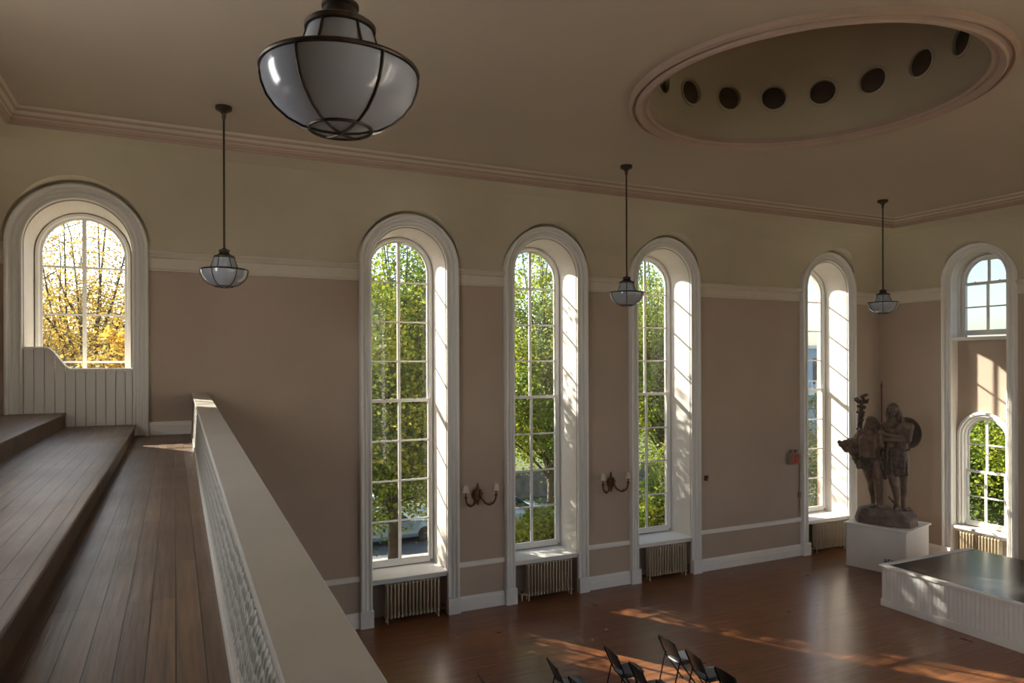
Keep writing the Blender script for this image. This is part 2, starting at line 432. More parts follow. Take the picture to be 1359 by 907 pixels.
runs('right', sp2, rail, 'trim', M['rail'])
runs('right', sp2, base, 'baseboard_right', M['trim'])
bb = [(0, -.0895), (.004, -.0895), (.004, -.0780), (.0025, -.0760), (.0018, -.0735), (0, -.0730)]
runs('far', [(-.030-L, .0235-L)], bb, 'baseboard_far', M['trim'])

# ------------------------------------------------------------------ windows
def sweep_arch(mb, Rr, z0, zs, prof, n=36, z0r=None):
    path = []; m = 4
    for i in range(m): path.append(((-1, 0), (0, z0 + (zs-z0)*i/m), True))
    for i in range(n+1):
        a = PI - PI*i/n; path.append(((math.cos(a), math.sin(a)), None, False))
    zr = z0 if z0r is None else z0r
    for i in range(m-1, -1, -1): path.append(((1, 0), (0, zr + (zs-zr)*i/m), True))
    vs = []; k = len(prof)
    for nrm, z, st in path:
        for r, p in prof:
            x = nrm[0]*(Rr+r); h = z[1] if st else zs + nrm[1]*(Rr+r)
            vs.append((x*S, -p*S, (h+HE)*S))
    N = len(path); fs = []
    for i in range(N-1):
        for j in range(k): fs.append((i*k+j, i*k+(j+1)%k, (i+1)*k+(j+1)%k, (i+1)*k+j))
    fs.append(tuple(range(k-1, -1, -1))); fs.append(tuple(range((N-1)*k, N*k)))
    mb.add(vs, fs)
def casing_prof(w):
    k = w/.018
    return [(0, 0), (0, .0036), (.0008*k, .0048), (.0026*k, .0050), (.0034*k, .0044), (.0036*k, .0018), (.0042*k, .0016), (.0066*k, .0022), (.0080*k, .0036), (.0086*k, .0054), (.0098*k, .0056), (.0102*k, .0040), (.0108*k, .0038), (.0124*k, .0046), (.0132*k, .0066), (.0136*k, .0086), (.0150*k, .0094), (.0168*k, .0094), (.0176*k, .0084), (.018*k, .0060), (.018*k, 0)]
def lb(mb, x0, x1, y0, y1, h0, h1): mb.box(x0*S, x1*S, y0*S, y1*S, (h0+HE)*S, (h1+HE)*S)
def arcprism(mb, Rr, zs, z0, y0, y1, seg=28):  # glass outline
    o = arch(Rr, z0, zs, seg)
    mb.loft([(x*S, y0*S, (z+HE)*S) for x, z in o], [(x*S, y1*S, (z+HE)*S) for x, z in o])
wn = [0]
def window(fr_obj, hw, z0, zs, rows, meet, y, casing=None, sill=True, bottomz=None, mull=.0046, bar=.0026, arch_top=True, frame_w=.0045):
    """sash window in the local frame of an Empty (x across, -y into the room)"""
    w = fr_obj; g = hw - frame_w
    mb = MB(); sweep_arch(mb, hw - frame_w, z0, zs, [(0, -(y+.008)), (0, -(y-.001)), (.0012, -(y-.003)), (frame_w, -(y-.003)), (frame_w, -(y+.008))])
    lb(mb, -g+.00005, g-.00005, y-.0028, y+.0078, z0-.003, z0+.0035)
    mb.build('window_frame', M['trim'], w, 30)
    g = hw - frame_w
    st = .0027
    up = MB(); sweep_arch(up, g-st, meet-.002, zs, [(0, -(y+.005)), (0, -(y+.002)), (st, -(y+.002)), (st, -(y+.005))])
    lb(up, -g+.0001, g-.0001, y+.0016, y+.0053, meet-.0025, meet+.0022)
    u = up.build('sash', M['trim'], w, 30)
    mbv = MB(); lb(mbv, -mull/2, mull/2, y+.0022, y+.0048, meet, zs + (g-st)*.998)
    for r in rows:
        if r > meet + .01: lb(mbv, -(g-st), g-st, y+.0025, y+.0045, r-bar/2, r+bar/2)
    mbv.build('glazing_bar', M['trim'], u, 30)
    p = MB(); arcprism(p, g-.0005, zs, meet, y+.0035, y+.0038); p.build('pane', M['glass'], u, 0)
    lo = MB(); yb = y - .0018
    lb(lo, -g+.0001, -g+st, yb, yb+.003, z0, meet+.002); lb(lo, g-st, g-.0001, yb, yb+.003, z0, meet+.002)
    lb(lo, -g+st, g-st, yb+.0001, yb+.0029, z0, z0+.0065); lb(lo, -g, g, yb-.0002, yb+.003, meet+.0021, meet+.0027); lb(lo, -g+st, g-st, yb+.0001, yb+.0029, meet-.002, meet+.002)
    l = lo.build('sash', M['trim'], w, 30)
    mbv = MB(); lb(mbv, -mull/2, mull/2, yb+.0004, yb+.0026, z0, meet)
    for r in rows:
        if r < meet - .01: lb(mbv, -(g-st), g-st, yb+.0006, yb+.0024, r-bar/2, r+bar/2)
    mbv.build('glazing_bar', M['trim'], l, 30)
    p = MB(); lb(p, -g, g, yb+.0013, yb+.0016, z0+.001, meet); p.build('pane', M['glass'], l, 0)
    lk = MB()
    for x in (-g*.5, g*.5): lb(lk, x-.0012, x+.0012, yb-.0012, yb+.0005, meet+.0024, meet+.0036)
    lk.build('sash_lock', M['brass'], l, 30)
    return w
def wempty(k, loc, rz):
    o = bpy.data.objects.new('window_%d' % k, None); C.objects.link(o); o.location = loc; o.rotation_euler = (0, 0, rz); o['kind'] = 'structure'
    return o
ROWS = [.1240, .0635, .0030, -.119, -.180, -.241]
for i, c in enumerate(WIN):
    w = wempty(i+1, (c*S, S, 0), 0)
    zb = -.0895 if i == 0 else -HE
    mb = MB(); sweep_arch(mb, HW, zb, .143, casing_prof(.018), z0r=zb)
    # plinth blocks at the feet of the casing
    if i:
        for s in (-1, 1): lb(mb, s*.066-.0095, s*.066+.0095, -.0098, 0, -HE, -HE+.024)
    mb.build('casing', M['trim'], w, 25)
    if i == 0: window(w, .0525, -.072, .1400, [.1240, .0635, .0030], -.0575+.0, .053)
    else: window(w, .0525, -.306, .1400, ROWS, -.0575, .053)
    if i:
        mb = MB(); lb(mb, -HW, HW, -.006, .054, -.3135, -.3105); lb(mb, -HW, HW, -.001, .03, -.319, -.3135)
        mb.build('window_sill', M['trim'], w, 30, bevel=.008)
RWROWS = [.1895, .102]
for i, c in enumerate(RW[:1]):
    w = wempty(6, (W*S, c*S, 0), -PI/2)
    mb = MB(); sweep_arch(mb, .049, -HE, .152, casing_prof(.017)); 
    for s in (-1, 1): lb(mb, s*.0575-.009, s*.0575+.009, -.0098, 0, -HE, -HE+.024)
    mb.build('casing', M['trim'], w, 25)
    window(w, .0475, .0525, .150, RWROWS, .146, .028, frame_w=.0040)
    mb = MB(); lb(mb, -.049, .049, -.002, .028, .0395, .0455); mb.build('window_sill', M['trim'], w, 30, bevel=.01)
    w = wempty(7, (W*S, c*S, 0), -PI/2)
    mb = MB(); sweep_arch(mb, .038, -.306, -.141, [(0, -.018), (0, -.0145), (.0012, -.0120), (.004, -.0120), (.0050, -.0095), (.0085, -.0095), (.0098, -.0110), (.0098, -.018)])
    mb.build('casing', M['trim'], w, 25)
    window(w, .0385, -.304, -.141, [-.155, -.252], -.2055, .020, frame_w=.0035, mull=.0042)
    mb = MB(); lb(mb, -.0485, .0485, -.004, .022, -.3135, -.3085); lb(mb, -.0485, .0485, .004, .022, -.320, -.3135); mb.build('window_sill', M['trim'], w, 30, bevel=.008)

# beadboard closing the foot of the leftmost window, with an S-curved cap
def bt(x):    # top height over x (world units)
    x0, x1 = -.139, -.113
    if x < x0: return .0185
    if x > x1: return -.0075
    t = (x-x0)/(x1-x0); t = t*t*(3-2*t); return .0185 + t*(-.0075-.0185)
bd = bpy.data.objects.new('trim_30', None); C.objects.link(bd); struct(bd)
xs = -.162; mb = MB(); k = 0
while xs < -.0485:
    xe = min(xs+.0106, -.0482); pts = []
    zb = -.0585 if xe < -.115 else -.0755
    zb -= .004
    ring = [(xs+.0004, zb)] + [(xs+.0004 + (xe-xs-.0008)*j/4, bt(xs + (xe-xs)*j/4)) for j in range(5)] + [(xe-.0004, zb)]
    mb.loft([(x*S, (1.000)*S, Z(z)) for x, z in ring], [(x*S, (1.004)*S, Z(z)) for x, z in ring])
    xs = xe
mb.build('board', M['trim'], bd, 20)
mb = MB(); mb.box(-.162*S, -.0482*S, 1.0035*S, 1.006*S, Z(-.09), Z(-.009)); mb.box(-.162*S, -.139*S, 1.0035*S, 1.006*S, Z(-.02), Z(.017)); mb.build('backing', M['trim'], bd, 0)
mb = MB(); a = []; b = []
pts = [(-.162 + .1138*i/40, bt(-.162 + .1138*i/40)) for i in range(41)]
prof = [(-.0035, 0), (-.0035, .0022), (-.002, .0032), (.006, .0032), (.0075, .002), (.0075, 0)]
vs = []; fs = []; n = len(prof)
for x, h in pts:
    for y, q in prof: vs.append((x*S, (1+y)*S, Z(h+q-.0005)))
for i in range(40):
    for j in range(n): fs.append((i*n+j, i*n+(j+1)%n, (i+1)*n+(j+1)%n, (i+1)*n+j))
fs += [tuple(range(n-1,-1,-1)), tuple(range(40*n, 41*n))]
mb.add(vs, fs); mb.build('cap_moulding', M['trim'], bd, 30)

# ------------------------------------------------------------------ balcony with stepped seating levels
def level(name, xa, xb, h, thick, nose, m):
    mb = MB(); t = .035
    # rounded nosing on the room side
    z = Z(h); X0 = xa*S; X1 = xb*S
    prof = [(X0, z-t), (X0, z), (X1-.015, z), (X1-.004, z-.004), (X1, z-.016), (X1-.004, z-.029), (X1-.018, z-t)]
    ya, yb = (BK+.001)*S, .9995*S
    mb.loft([(x, ya, zz) for x, zz in prof], [(x, yb, zz) for x, zz in prof])
    o = mb.build(name, m, None, 35); return struct(o)
level('floor_balcony', L, -.044, -.0755, .035, True, M['bal'])
level('floor_balcony', L, -.1186, -.0585, .035, True, M['bal'])
mb = MB(); mb.box(-.046*S, .0255*S, (BK+.001)*S, .9995*S, Z(-.0895)-.12, Z(-.0895)); struct(mb.build('floor_balcony', M['bal'], None, 0))
mb = MB(); mb.box(L*S, -.046*S, (BK+.001)*S, .9995*S, Z(-.0895)-.2, Z(-.0755)-.034); struct(mb.build('trim_31', M['riser'], None, 0))
mb = MB(); mb.box(L*S, -.1206*S, (BK+.001)*S, .9995*S, Z(-.0755), Z(-.0585)-.034); struct(mb.build('trim_32', M['riser'], None, 0))
# parapet: battered textured face, wide cap that climbs slightly towards the far wall
YA, YB = -.035, .9985
def lin(a, b, y): return a + (b-a)*(y-.16)/(1-.16)
par = thing('parapet', 'long cream balcony parapet with broad smooth cap and embossed side running to the far wall', 'balcony wall')
par['kind'] = 'structure'
def px(y, which):
    cl = lin(.0181, .0190, y); cr = lin(.0368, .0383, y); hc = lin(-.0600, -.0371, y); fb = lin(.0136, .0178, y)
    return cl, cr, hc, fb
def seg_loft(mb, f):
    ys = [YA + (YB-YA)*i/12 for i in range(13)]; rings = [[(x*S, y*S, Z(h)) for x, h in f(y)] for y in ys]
    n = len(rings[0]); vs = sum(rings, []); fs = []
    for i in range(12):
        for j in range(n): fs.append((i*n+j, i*n+(j+1)%n, (i+1)*n+(j+1)%n, (i+1)*n+j))
    fs += [tuple(range(n-1,-1,-1)), tuple(range(12*n, 13*n))]
    mb.add(vs, fs)
mb = MB(); seg_loft(mb, lambda y: (lambda cl, cr, hc, fb: [(cl+.0007, hc-.0030), (cl, hc-.0022), (cl, hc-.0008), (cl+.0006, hc), (cr-.0006, hc), (cr, hc-.0008), (cr, hc-.0035), (cr-.002, hc-.0045)])(*px(y, 0)))
mb.build('parapet_cap', M['cap'], par, 50)
mb = MB(); seg_loft(mb, lambda y: (lambda cl, cr, hc, fb: [(fb+.0008, -.0885), (cl+.0012, hc-.0028), (cr-.002, hc-.0040), (cr-.002, -.1040), (fb+.0008, -.1040)])(*px(y, 0)))
mb.build('embossed_panel', M['relief'], par, 30)
mb = MB(); seg_loft(mb, lambda y: (lambda cl, cr, hc, fb: [(fb, -.0896), (fb, -.0858), (fb+.0005, -.0850), (fb+.0016, -.0848), (fb+.0018, -.0896)])(*px(y, 0)))
mb.build('base_moulding', M['cap'], par, 30)

# ------------------------------------------------------------------ radiators
def radiator(loc, rz, label, nsec, width, height, valve, depth=.17):
    t = thing('radiator', label, 'radiator', loc, rz, 'cast iron radiators under the windows')
    pitch = width/nsec; mb = MB(); r = pitch*.33
    b0 = .09
    for y in (-depth*.36, 0, depth*.36): mb.tube([(0, y, b0+.03), (0, y, height-.03)], r*.82, 8)
    prof = []
    for zc, s in ((height-.035, 1), (b0+.035, -1)):
        ring = []
        for k in range(16):
            a = 2*PI*k/16; cy = (depth/2-.035)*(1 if math.cos(a) > 0 else -1)
            ring.append((cy + .035*math.cos(a), zc + .035*math.sin(a)))
        mb.loft([(-r*.9, y, z) for y, z in ring], [(r*.9, y, z) for y, z in ring])
        mb.tube([(-pitch/2, 0, zc), (pitch/2, 0, zc)], .03, 8)
    s0 = mb.build('section', M['rad'], t, 40, bevel=.007)
    s0.location = (-width/2 + pitch/2, 0, 0)
    for k in range(1, nsec):
        c = s0.copy(); C.objects.link(c); c.parent = t; c.location = (-width/2 + pitch*(k+.5), 0, 0)
    mf = MB(); mf.tube([(0, -depth*.33, b0+.05), (0, -depth*.36, .03), (0, -depth*.42, 0)], [r*.8, r*.7, r*1.1], 8)
    mf.tube([(0, depth*.33, b0+.05), (0, depth*.36, .03), (0, depth*.42, 0)], [r*.8, r*.7, r*1.1], 8)
    f0 = mf.build('foot', M['rad'], t); f0.location = (-width/2 + pitch/2, 0, 0)
    f1 = f0.copy(); C.objects.link(f1); f1.parent = t; f1.location = (width/2 - pitch/2, 0, 0)
    v = MB(); s = valve; e = s*width/2
    v.tube([(e-s*.01, 0, .13), (e+s*.10, 0, .13)], .020, 10); v.tube([(e+s*.10, 0, .0), (e+s*.10, 0, .17)], .017, 10)
    v.ball((e+s*.10, 0, .13), .034); vo = v.build('valve', M['iron'] if s > 0 else M['rad'], t)
    h = MB(); h.lathe([(.008, .17), (.03, .18), (.034, .195), (.028, .21), (.008, .215)], 14, e+s*.10, 0); h.build('valve_wheel', M['iron'], vo)
    return t
rl = ['cream cast iron radiator under the second arched window from the left, valve at right', 'cream cast iron radiator under the third arched window from the left, pipe at left', 'cream cast iron radiator under the fourth arched window, right of the wall lights', 'cream cast iron radiator under the corner window, left of the white pedestal']
rv = [1, -1, 1, -1]
for i, c in enumerate(WIN[1:]):
    radiator(((c + (.003 if i != 1 else .004))*S, .9995*S, 0), 0, rl[i], 15, 1.16, .80, rv[i])
radiator(((W+.0035)*S, .799*S, 0), -PI/2, 'sunlit ribbed radiator behind the stage under the two-tier right window', 13, 1.02, .80, 1)

# ------------------------------------------------------------------ pendant lamps
def pendant(loc_xy, rimh, label, rib):
    rim = Z(rimh); top = Z(CZ)
    t = thing('pendant_lamp', label, 'lamp', (loc_xy[0]*S, loc_xy[1]*S, rim), 0, 'milk glass pendant lamps')
    k = S
    prof = [(.0230, .0005), (.0232, -.0013), (.0227, -.0042), (.0213, -.0078), (.0188, -.0112), (.0152, -.0143), (.0110, -.0164), (.0092, -.0168)]
    mb = MB(); mb.lathe([(r*k, z*k) for r, z in [(.0125, .0005)] + prof], 48, cap=False)
    mb.lathe([(.0092*k, -.0168*k), (.0055*k, -.0176*k), (.0008*k, -.0180*k)], 48, cap=False)
    b = mb.build('glass_bowl', M['milk'], t, 60)
    mb = MB(); mb.lathe([(r*k, z*k) for r, z in [(.0140, .0006), (.0128, .0038), (.0112, .0080), (.0101, .0115), (.0095, .0140)]], 40, cap=False)
    mb.build('upper_glass', M['milk'], t, 60)
    def ring(r, z, rr, nm, par=t):
        m2 = MB(); m2.ringlathe([(r*k + rr*math.cos(q*PI/4), z*k + rr*math.sin(q*PI/4)) for q in range(8)], 48); return m2.build(nm, M['iron'], par)
    ring(.0232, .0003, .011, 'rim_band'); ring(.0093, -.0169, .008, 'bottom_ring')
    for j in range(6):
        a = 2*PI*j/6 + R(rib)
        m2 = MB(); m2.tube([((r+.0002)*k*math.cos(a), (r+.0002)*k*math.sin(a), z*k) for r, z in prof] + [(.0055*k*math.cos(a), .0055*k*math.sin(a), -.0178*k), (0, 0, -.0182*k)], .0065, 6)
        m2.build('rib', M['iron'], t)
        m2 = MB(); m2.tube([((r+.0002)*k*math.cos(a), (r+.0002)*k*math.sin(a), z*k) for r, z in [(.0140, .0006), (.0128, .0038), (.0112, .0080), (.0101, .0115), (.0095, .0140)]], .006, 6)
        m2.build('rib', M['iron'], t)
    mb = MB(); mb.lathe([(r*k, z*k) for r, z in [(.0098, .0126), (.0106, .0130), (.0107, .0143), (.0098, .0150), (.0075, .0157), (.0058, .0168), (.0050, .0182), (.0050, .0196), (.0056, .0200), (.0056, .0210), (.0040, .0216), (.0018, .0228), (.0009, .0234)]], 36)
    mb.build('fitter_cap', M['iron'], t, 40)
    mb = MB(); mb.tube([(0, 0, .022*k), (0, 0, top-rim-.05)], .016, 10); mb.build('rod', M['iron'], t)
    mb = MB(); mb.lathe([(.018, -.19), (.028, -.15), (.03, -.11), (.06, -.075), (.10, -.06), (.115, -.045), (.115, -.0)], 28, 0, 0, top-rim); mb.build('ceiling_canopy', M['iron'], t)
pendant((.0457, .2165), .0882, 'milk glass pendant lamp hanging nearest, cut by the top edge', 47.7)
pendant((.0464, .793), .0975, 'milk glass pendant lamp hanging beside the leftmost arched window', 56.7)
pendant((.5546, .7995), .0950, 'milk glass pendant lamp hanging in front of the fourth arched window', 55.2)
pendant((1.0596, .7917), .0978, 'milk glass pendant lamp hanging near the far right corner', 36.8)

# ------------------------------------------------------------------ wall lights
def sconce(cx, h, label):
    t = thing('wall_sconce', label, 'wall light', (cx*S, .9985*S, Z(h)), 0, 'brass two-armed wall lights')
    mb = MB(); mb.ball((0, -.02, 0), (.055, .025, .09)); mb.ball((0, -.03, .10), (.03, .02, .06)); mb.ball((0, -.03, -.10), (.028, .02, .06))
    for a in range(9):
        q = a*2*PI/9 + .2; mb.ball((.085*math.cos(q), -.03, .085*math.sin(q)), (.034, .02, .034), 8, 6)
    mb.lathe([(.0, .13), (.018, .15), (.024, .17), (.012, .19), (.016, .20), (.003, .235)], 10, 0, -.03, cap=False)
    mb.lathe([(.003, -.21), (.014, -.18), (.022, -.165), (.010, -.15), (.018, -.13), (.0, -.11)], 10, 0, -.03, cap=False)
    mb.build('backplate', M['brass'], t, 60)
    for s in (-1, 1):
        pts = []
        for i in range(15):
            u = i/14; a = PI + PI*u*1.0
            pts.append((s*(.19 + .125*math.cos(a)), -.04 - .16*math.sin(u*PI/2), -.02 + .165*math.sin(a)*1.0))
        pts = [(s*.02, -.03, .01), (s*.045, -.045, .06)] + pts[1:] + [(s*.315, -.2, .03)]
        mb = MB(); mb.tube(pts, .018, 8)
        for q in (5, 8, 11): mb.ball(pts[q], .024, 8, 6)
        mb.lathe([(.002, .06), (.012, .02), (.016, -.01), (.0, -.03)], 8, pts[9][0], pts[9][1], pts[9][2], cap=False)
        mb.lathe([(.01, -.03), (.034, -.012), (.04, 0), (.03, .006), (.012, .01), (.013, .1), (.0, .1)], 12, s*.315, -.2, .0, cap=False)
        a = mb.build('arm', M['brass'], t, 60)
        mb = MB(); mb.lathe([(.066, .09), (.036, .225)], 20, s*.315, -.2, 0, cap=False); mb.lathe([(.064, .09), (.034, .225)], 20, s*.315, -.2, 0, cap=False)
        mb.build('lamp_shade', M['shade'], a, 60)
    t.scale = (1.1, 1.1, 1.1)
    return t
sconce(.4165, -.2010, 'brass two-armed wall light with cream shades between second and third arched windows')
sconce(.6585, -.2005, 'brass two-armed wall light with cream shades between third and fourth arched windows')

# ------------------------------------------------------------------ exit sign, alarm, conduit
t = thing('exit_sign', 'small red lettered exit sign on the wall left of the corner window', 'sign', (1.074*S, .9985*S, Z(-.197)))
mb = MB(); mb.box(-.17, .17, -.13, 0, 0, .30); mb.build('sign_box', M['signbox'], t, 0, bevel=.008)
mb = MB(); mb.box(-.155, .155, -.134, -.13, .02, .28); mb.build('sign_face', M['signface'], t, 0)
def glyph(ch, x, z, w, h, t):
    m = MB(); y0, y1 = -.138, -.1335
    if ch == 'E':
        m.box(x, x+t, y0, y1, z, z+h)
        for q in (0, (h-t)/2, h-t): m.box(x, x+w, y0-.0002, y1, z+q, z+q+t)
    if ch == 'X':
        for s in (0, 1):
            a, b = (x, x+w-t) if s == 0 else (x+w-t, x)
            m.loft([(a, y0-.0001*s, z), (a+t, y0-.0001*s, z), (b+t, y0-.0001*s, z+h), (b, y0-.0001*s, z+h)], [(a, y1, z), (a+t, y1, z), (b+t, y1, z+h), (b, y1, z+h)])
    if ch == 'I': m.box(x+w/2-t/2, x+w/2+t/2, y0, y1, z, z+h)
    if ch == 'T':
        m.box(x+w/2-t/2, x+w/2+t/2, y0, y1, z, z+h); m.box(x, x+w, y0-.0002, y1, z+h-t, z+h)
    return m
x = -.145
for ch, w in (('E', .07), ('X', .082), ('I', .035), ('T', .07)):
    glyph(ch, x, .035, w, .23, .024).build('letter', M['red'], t, 0); x += w + .009
for s in (-1, 1):
    mb = MB(); mb.tube([(s*.09, -.06, .30), (s*.09, -.06, .335)], .012, 8); mb.tube([(s*.09, -.03, .36), (s*.09, -.11, .345)], [.03, .045], 14); mb.build('lamp_head', M['signbox'], t)
t = thing('switch_box', 'thin wall conduit ending in a small box below the exit sign', 'conduit', (1.0925*S, .9985*S, Z(-.30)))
mb = MB(); mb.tube([(0, -.02, .10), (0, -.02, 1.44)], .011, 8); mb.build('conduit', M['signbox'], t)
mb = MB(); mb.box(-.035, .035, -.05, 0, .52, .66); mb.build('box', M['signbox'], t, 0, bevel=.006)
t = thing('fire_alarm_pull', 'tiny dark red wall box between the fourth and corner windows', 'alarm', (.8625*S, .9985*S, Z(-.2085)))
mb = MB(); mb.box(-.05, .05, -.05, 0, -.065, .065); mb.build('housing', M['alarm'], t, 0, bevel=.008)
mb = MB(); mb.box(0, .035, -.062, -.05, -.045, -.005); mb.build('handle', M['signbox'], t, 0, bevel=.003)

# ------------------------------------------------------------------ stage
SX0, SX1, SY1, SY0 = .982*S, 1.206*S, .741*S, .26*S
st = thing('stage_platform', 'low white panelled stage platform with dark worn top, right of the chairs', 'stage', ((SX0+SX1)/2, (SY0+SY1)/2, 0))
ox, oy = (SX0+SX1)/2, (SY0+SY1)/2; SH = Z(-.3136)
hx, hy = (SX1-SX0)/2, (SY1-SY0)/2
mb = MB(); mb.box(-hx+.05, hx-.03, -hy+.05, hy-.05, 0, SH-.06); mb.build('carcass', M['white'], st, 0)
def bead(mb, x, y0, y1, ax):
    y = y0
    while y < y1:
        e = min(y+.085, y1)
        if ax == 'x': mb.box(x, x+.02, y+.003, e-.003, .14, SH-.05)
        else: mb.box(y+.003, e-.003, x, x+.02, .14, SH-.05)
        y = e
mb = MB(); bead(mb, -hx+.03, -hy+.05, hy-.03, 'x'); mb.build('beadboard_front', M['white'], st, 0)
mb = MB(); bead(mb, hy-.05, -hx+.03, hx-.03, 'y'); mb.build('beadboard_side', M['white'], st, 0)
mb = MB(); mb.box(-hx+.012, -hx+.035, -hy, hy-.012, 0, .15); mb.box(-hx+.035, hx-.012, hy-.035, hy-.012, 0, .15); mb.build('skirting', M['white'], st, 0, bevel=.005)
mb = MB(); mb.box(-hx-.012, -hx+.115, -hy, hy+.012, SH-.045, SH+.012); mb.box(-hx+.115, hx, hy-.115, hy+.012, SH-.045, SH+.012); mb.build('rim', M['white'], st, 0, bevel=.01)
mb = MB(); mb.box(-hx+.115, hx, -hy, hy-.115, SH-.06, SH-.004); mb.build('deck', M['stagetop'], st, 0)

# ------------------------------------------------------------------ pedestal
A = Vector(at(1120, 750, -HE)); B = Vector(at(1203, 706.7, -.296)); 
u = (B-A); lu = u.length; u.normalize(); v = Vector((-u.y, u.x)); lv = 1.50
ctr = A + u*lu/2 + v*lv/2; PHt = .080*S
pa = math.atan2(u.y, u.x)
pd = thing('pedestal', 'white box pedestal under the brown two-figure statue', 'pedestal', (ctr.x, ctr.y, 0), pa)
mb = MB(); mb.box(-lu/2+.03, lu/2-.03, -lv/2+.03, lv/2-.03, 0, PHt-.04); mb.build('body', M['white'], pd, 0, bevel=.006)
mb = MB(); mb.box(-lu/2-.02, lu/2+.02, -lv/2-.02, lv/2+.02, PHt-.045, PHt); mb.build('top_board', M['white'], pd, 0, bevel=.008)
mb = MB(); mb.box(-lu/2+.015, lu/2-.015, -lv/2+.015, lv/2-.015, 0, .05); mb.build('plinth', M['white'], pd, 0, bevel=.005)
# blurred dark lettering, half hidden by the stage
mb = MB()
xx = .22; random.seed(4)
for k in range(6):
    w = .075
    mb.box(xx, xx+.018, -lv/2+.022, -lv/2+.03, .22, .36)
    for q in (0, .06, .12)[:2 + k % 2]: mb.box(xx, xx+w*.8, -lv/2+.0215, -lv/2+.03, .22+q, .24+q)
    if k % 2 == 0: mb.box(xx+w*.62, xx+w*.85, -lv/2+.022, -lv/2+.03, .24, .35)
    xx += w + .012
mb.build('lettering', M['print'], pd, 0)

# ------------------------------------------------------------------ statue
def remesh(mb, name, m, parent, vox=.014, smooth=2, disp=0, dscale=.1):
    o = mb.build(name, m, parent, 0)
    md = o.modifiers.new('r', 'REMESH'); md.mode = 'VOXEL'; md.voxel_size = vox
    if smooth:
        s = o.modifiers.new('s', 'SMOOTH'); s.iterations = smooth; s.factor = .6
    if disp:
        tx = bpy.data.textures.new(name, 'CLOUDS'); tx.noise_scale = dscale
        d = o.modifiers.new('d', 'DISPLACE'); d.texture = tx; d.strength = disp
    bpy.context.view_layer.update(); bake(o)
    o.data.shade_smooth(); return o
PX, PZ = .01707, .01939
SZ0 = PHt
va = math.atan2(u.x, u.y)
stx, sty = ctr.x, ctr.y
vang = math.atan2(stx, sty)
st_ = thing('statue', 'brown plaster statue of two standing men, one with crossed arms and round shield', 'statue', (stx, sty, SZ0), -vang)
def q(px_, py_, d=0):   # picture point -> local statue coordinates
    return (((px_) - 1169)*PX, d, Z(0) + (480.5 - py_)*PZ - SZ0)
# rock base
random.seed(7)
mb = MB(); zt = q(0, 676)[2]
zt = .36
ring0 = [(-.66, -.36), (.12, -.62), (.50, -.58), (.70, -.12), (.62, .42), (-.1, .55), (-.62, .40), (-.76, .0)]
ring1 = [(x*.97, y*.97) for x, y in ring0]; ring2 = [(-.60, -.24), (.02, -.40), (.33, -.36), (.60, .0), (.52, .34), (-.1, .44), (-.56, .30), (-.66, .02)]
n = 8; vs = [(x, y, 0) for x, y in ring0] + [(x, y, .2 + .05*math.sin(i*2.3)) for i, (x, y) in enumerate(ring1)] + [(x, y, zt + .03*math.sin(i*1.7)) for i, (x, y) in enumerate(ring2)]
fs = [tuple(range(7, -1, -1)), tuple(range(16, 24))]
for l in (0, 8):
    for i in range(8): fs.append((l+i, l+(i+1)%8, l+8+(i+1)%8, l+8+i))
mb.add(vs, fs); rb = remesh(mb, 'rock_base', M['rock'], st_, .02, 1, .05, .14)
for v_ in rb.data.vertices: v_.co.z = max(v_.co.z, .001)
FZ = zt
def foot(mb, ank, dirx, diry):
    ax, ay, az = ank; d = Vector((dirx, diry, 0)).normalized(); zf = FZ + .035
    mb.cap((ax - d.x*.03, ay - d.y*.03, zf), .05, (ax + d.x*.13, ay + d.y*.13, zf-.005), .045)
    mb.cap((ax + d.x*.13, ay + d.y*.13, zf-.005), .045, (ax + d.x*.23, ay + d.y*.23, zf-.012), .03)
    mb.tube([(ax, ay, az), (ax, ay, zf+.01)], [.055, .055], 12)
def face(mb, c, yaw, s=1.0, pitch=0):   # head with brow, nose, lips, chin, ears; c = centre; faces -y turned by yaw
    Rm = Matrix.Rotation(yaw, 3, 'Z')
    def P(x, y, z): w = Rm @ Vector((x*s, y*s, z*s)); return (c[0]+w.x, c[1]+w.y, c[2]+w.z)
    mb.ball(P(0, .015, .03), (.108*s, .125*s, .125*s)); mb.ball(P(0, -.035, -.055), (.078*s, .085*s, .095*s))
    mb.ball(P(0, -.095, -.115), (.036*s, .03*s, .028*s))           # chin
    mb.cap(P(-.05, -.1, .035), .019*s, P(.05, -.1, .035), .019*s)   # brow
    mb.cap(P(0, -.118, .02), .013*s, P(0, -.15, -.035), .021*s)     # nose
    mb.cap(P(-.028, -.118, -.075), .0115*s, P(.028, -.118, -.075), .0115*s)
    mb.cap(P(-.024, -.115, -.09), .0115*s, P(.024, -.115, -.09), .0115*s)
    for sx in (-1, 1):
        mb.ball(P(sx*.055, -.085, -.03), (.028*s, .028*s, .03*s)); mb.ball(P(sx*.042, -.108, .005), (.018*s, .012*s, .012*s)); mb.ball(P(sx*.108, .0, -.01), (.014*s, .03*s, .04*s))
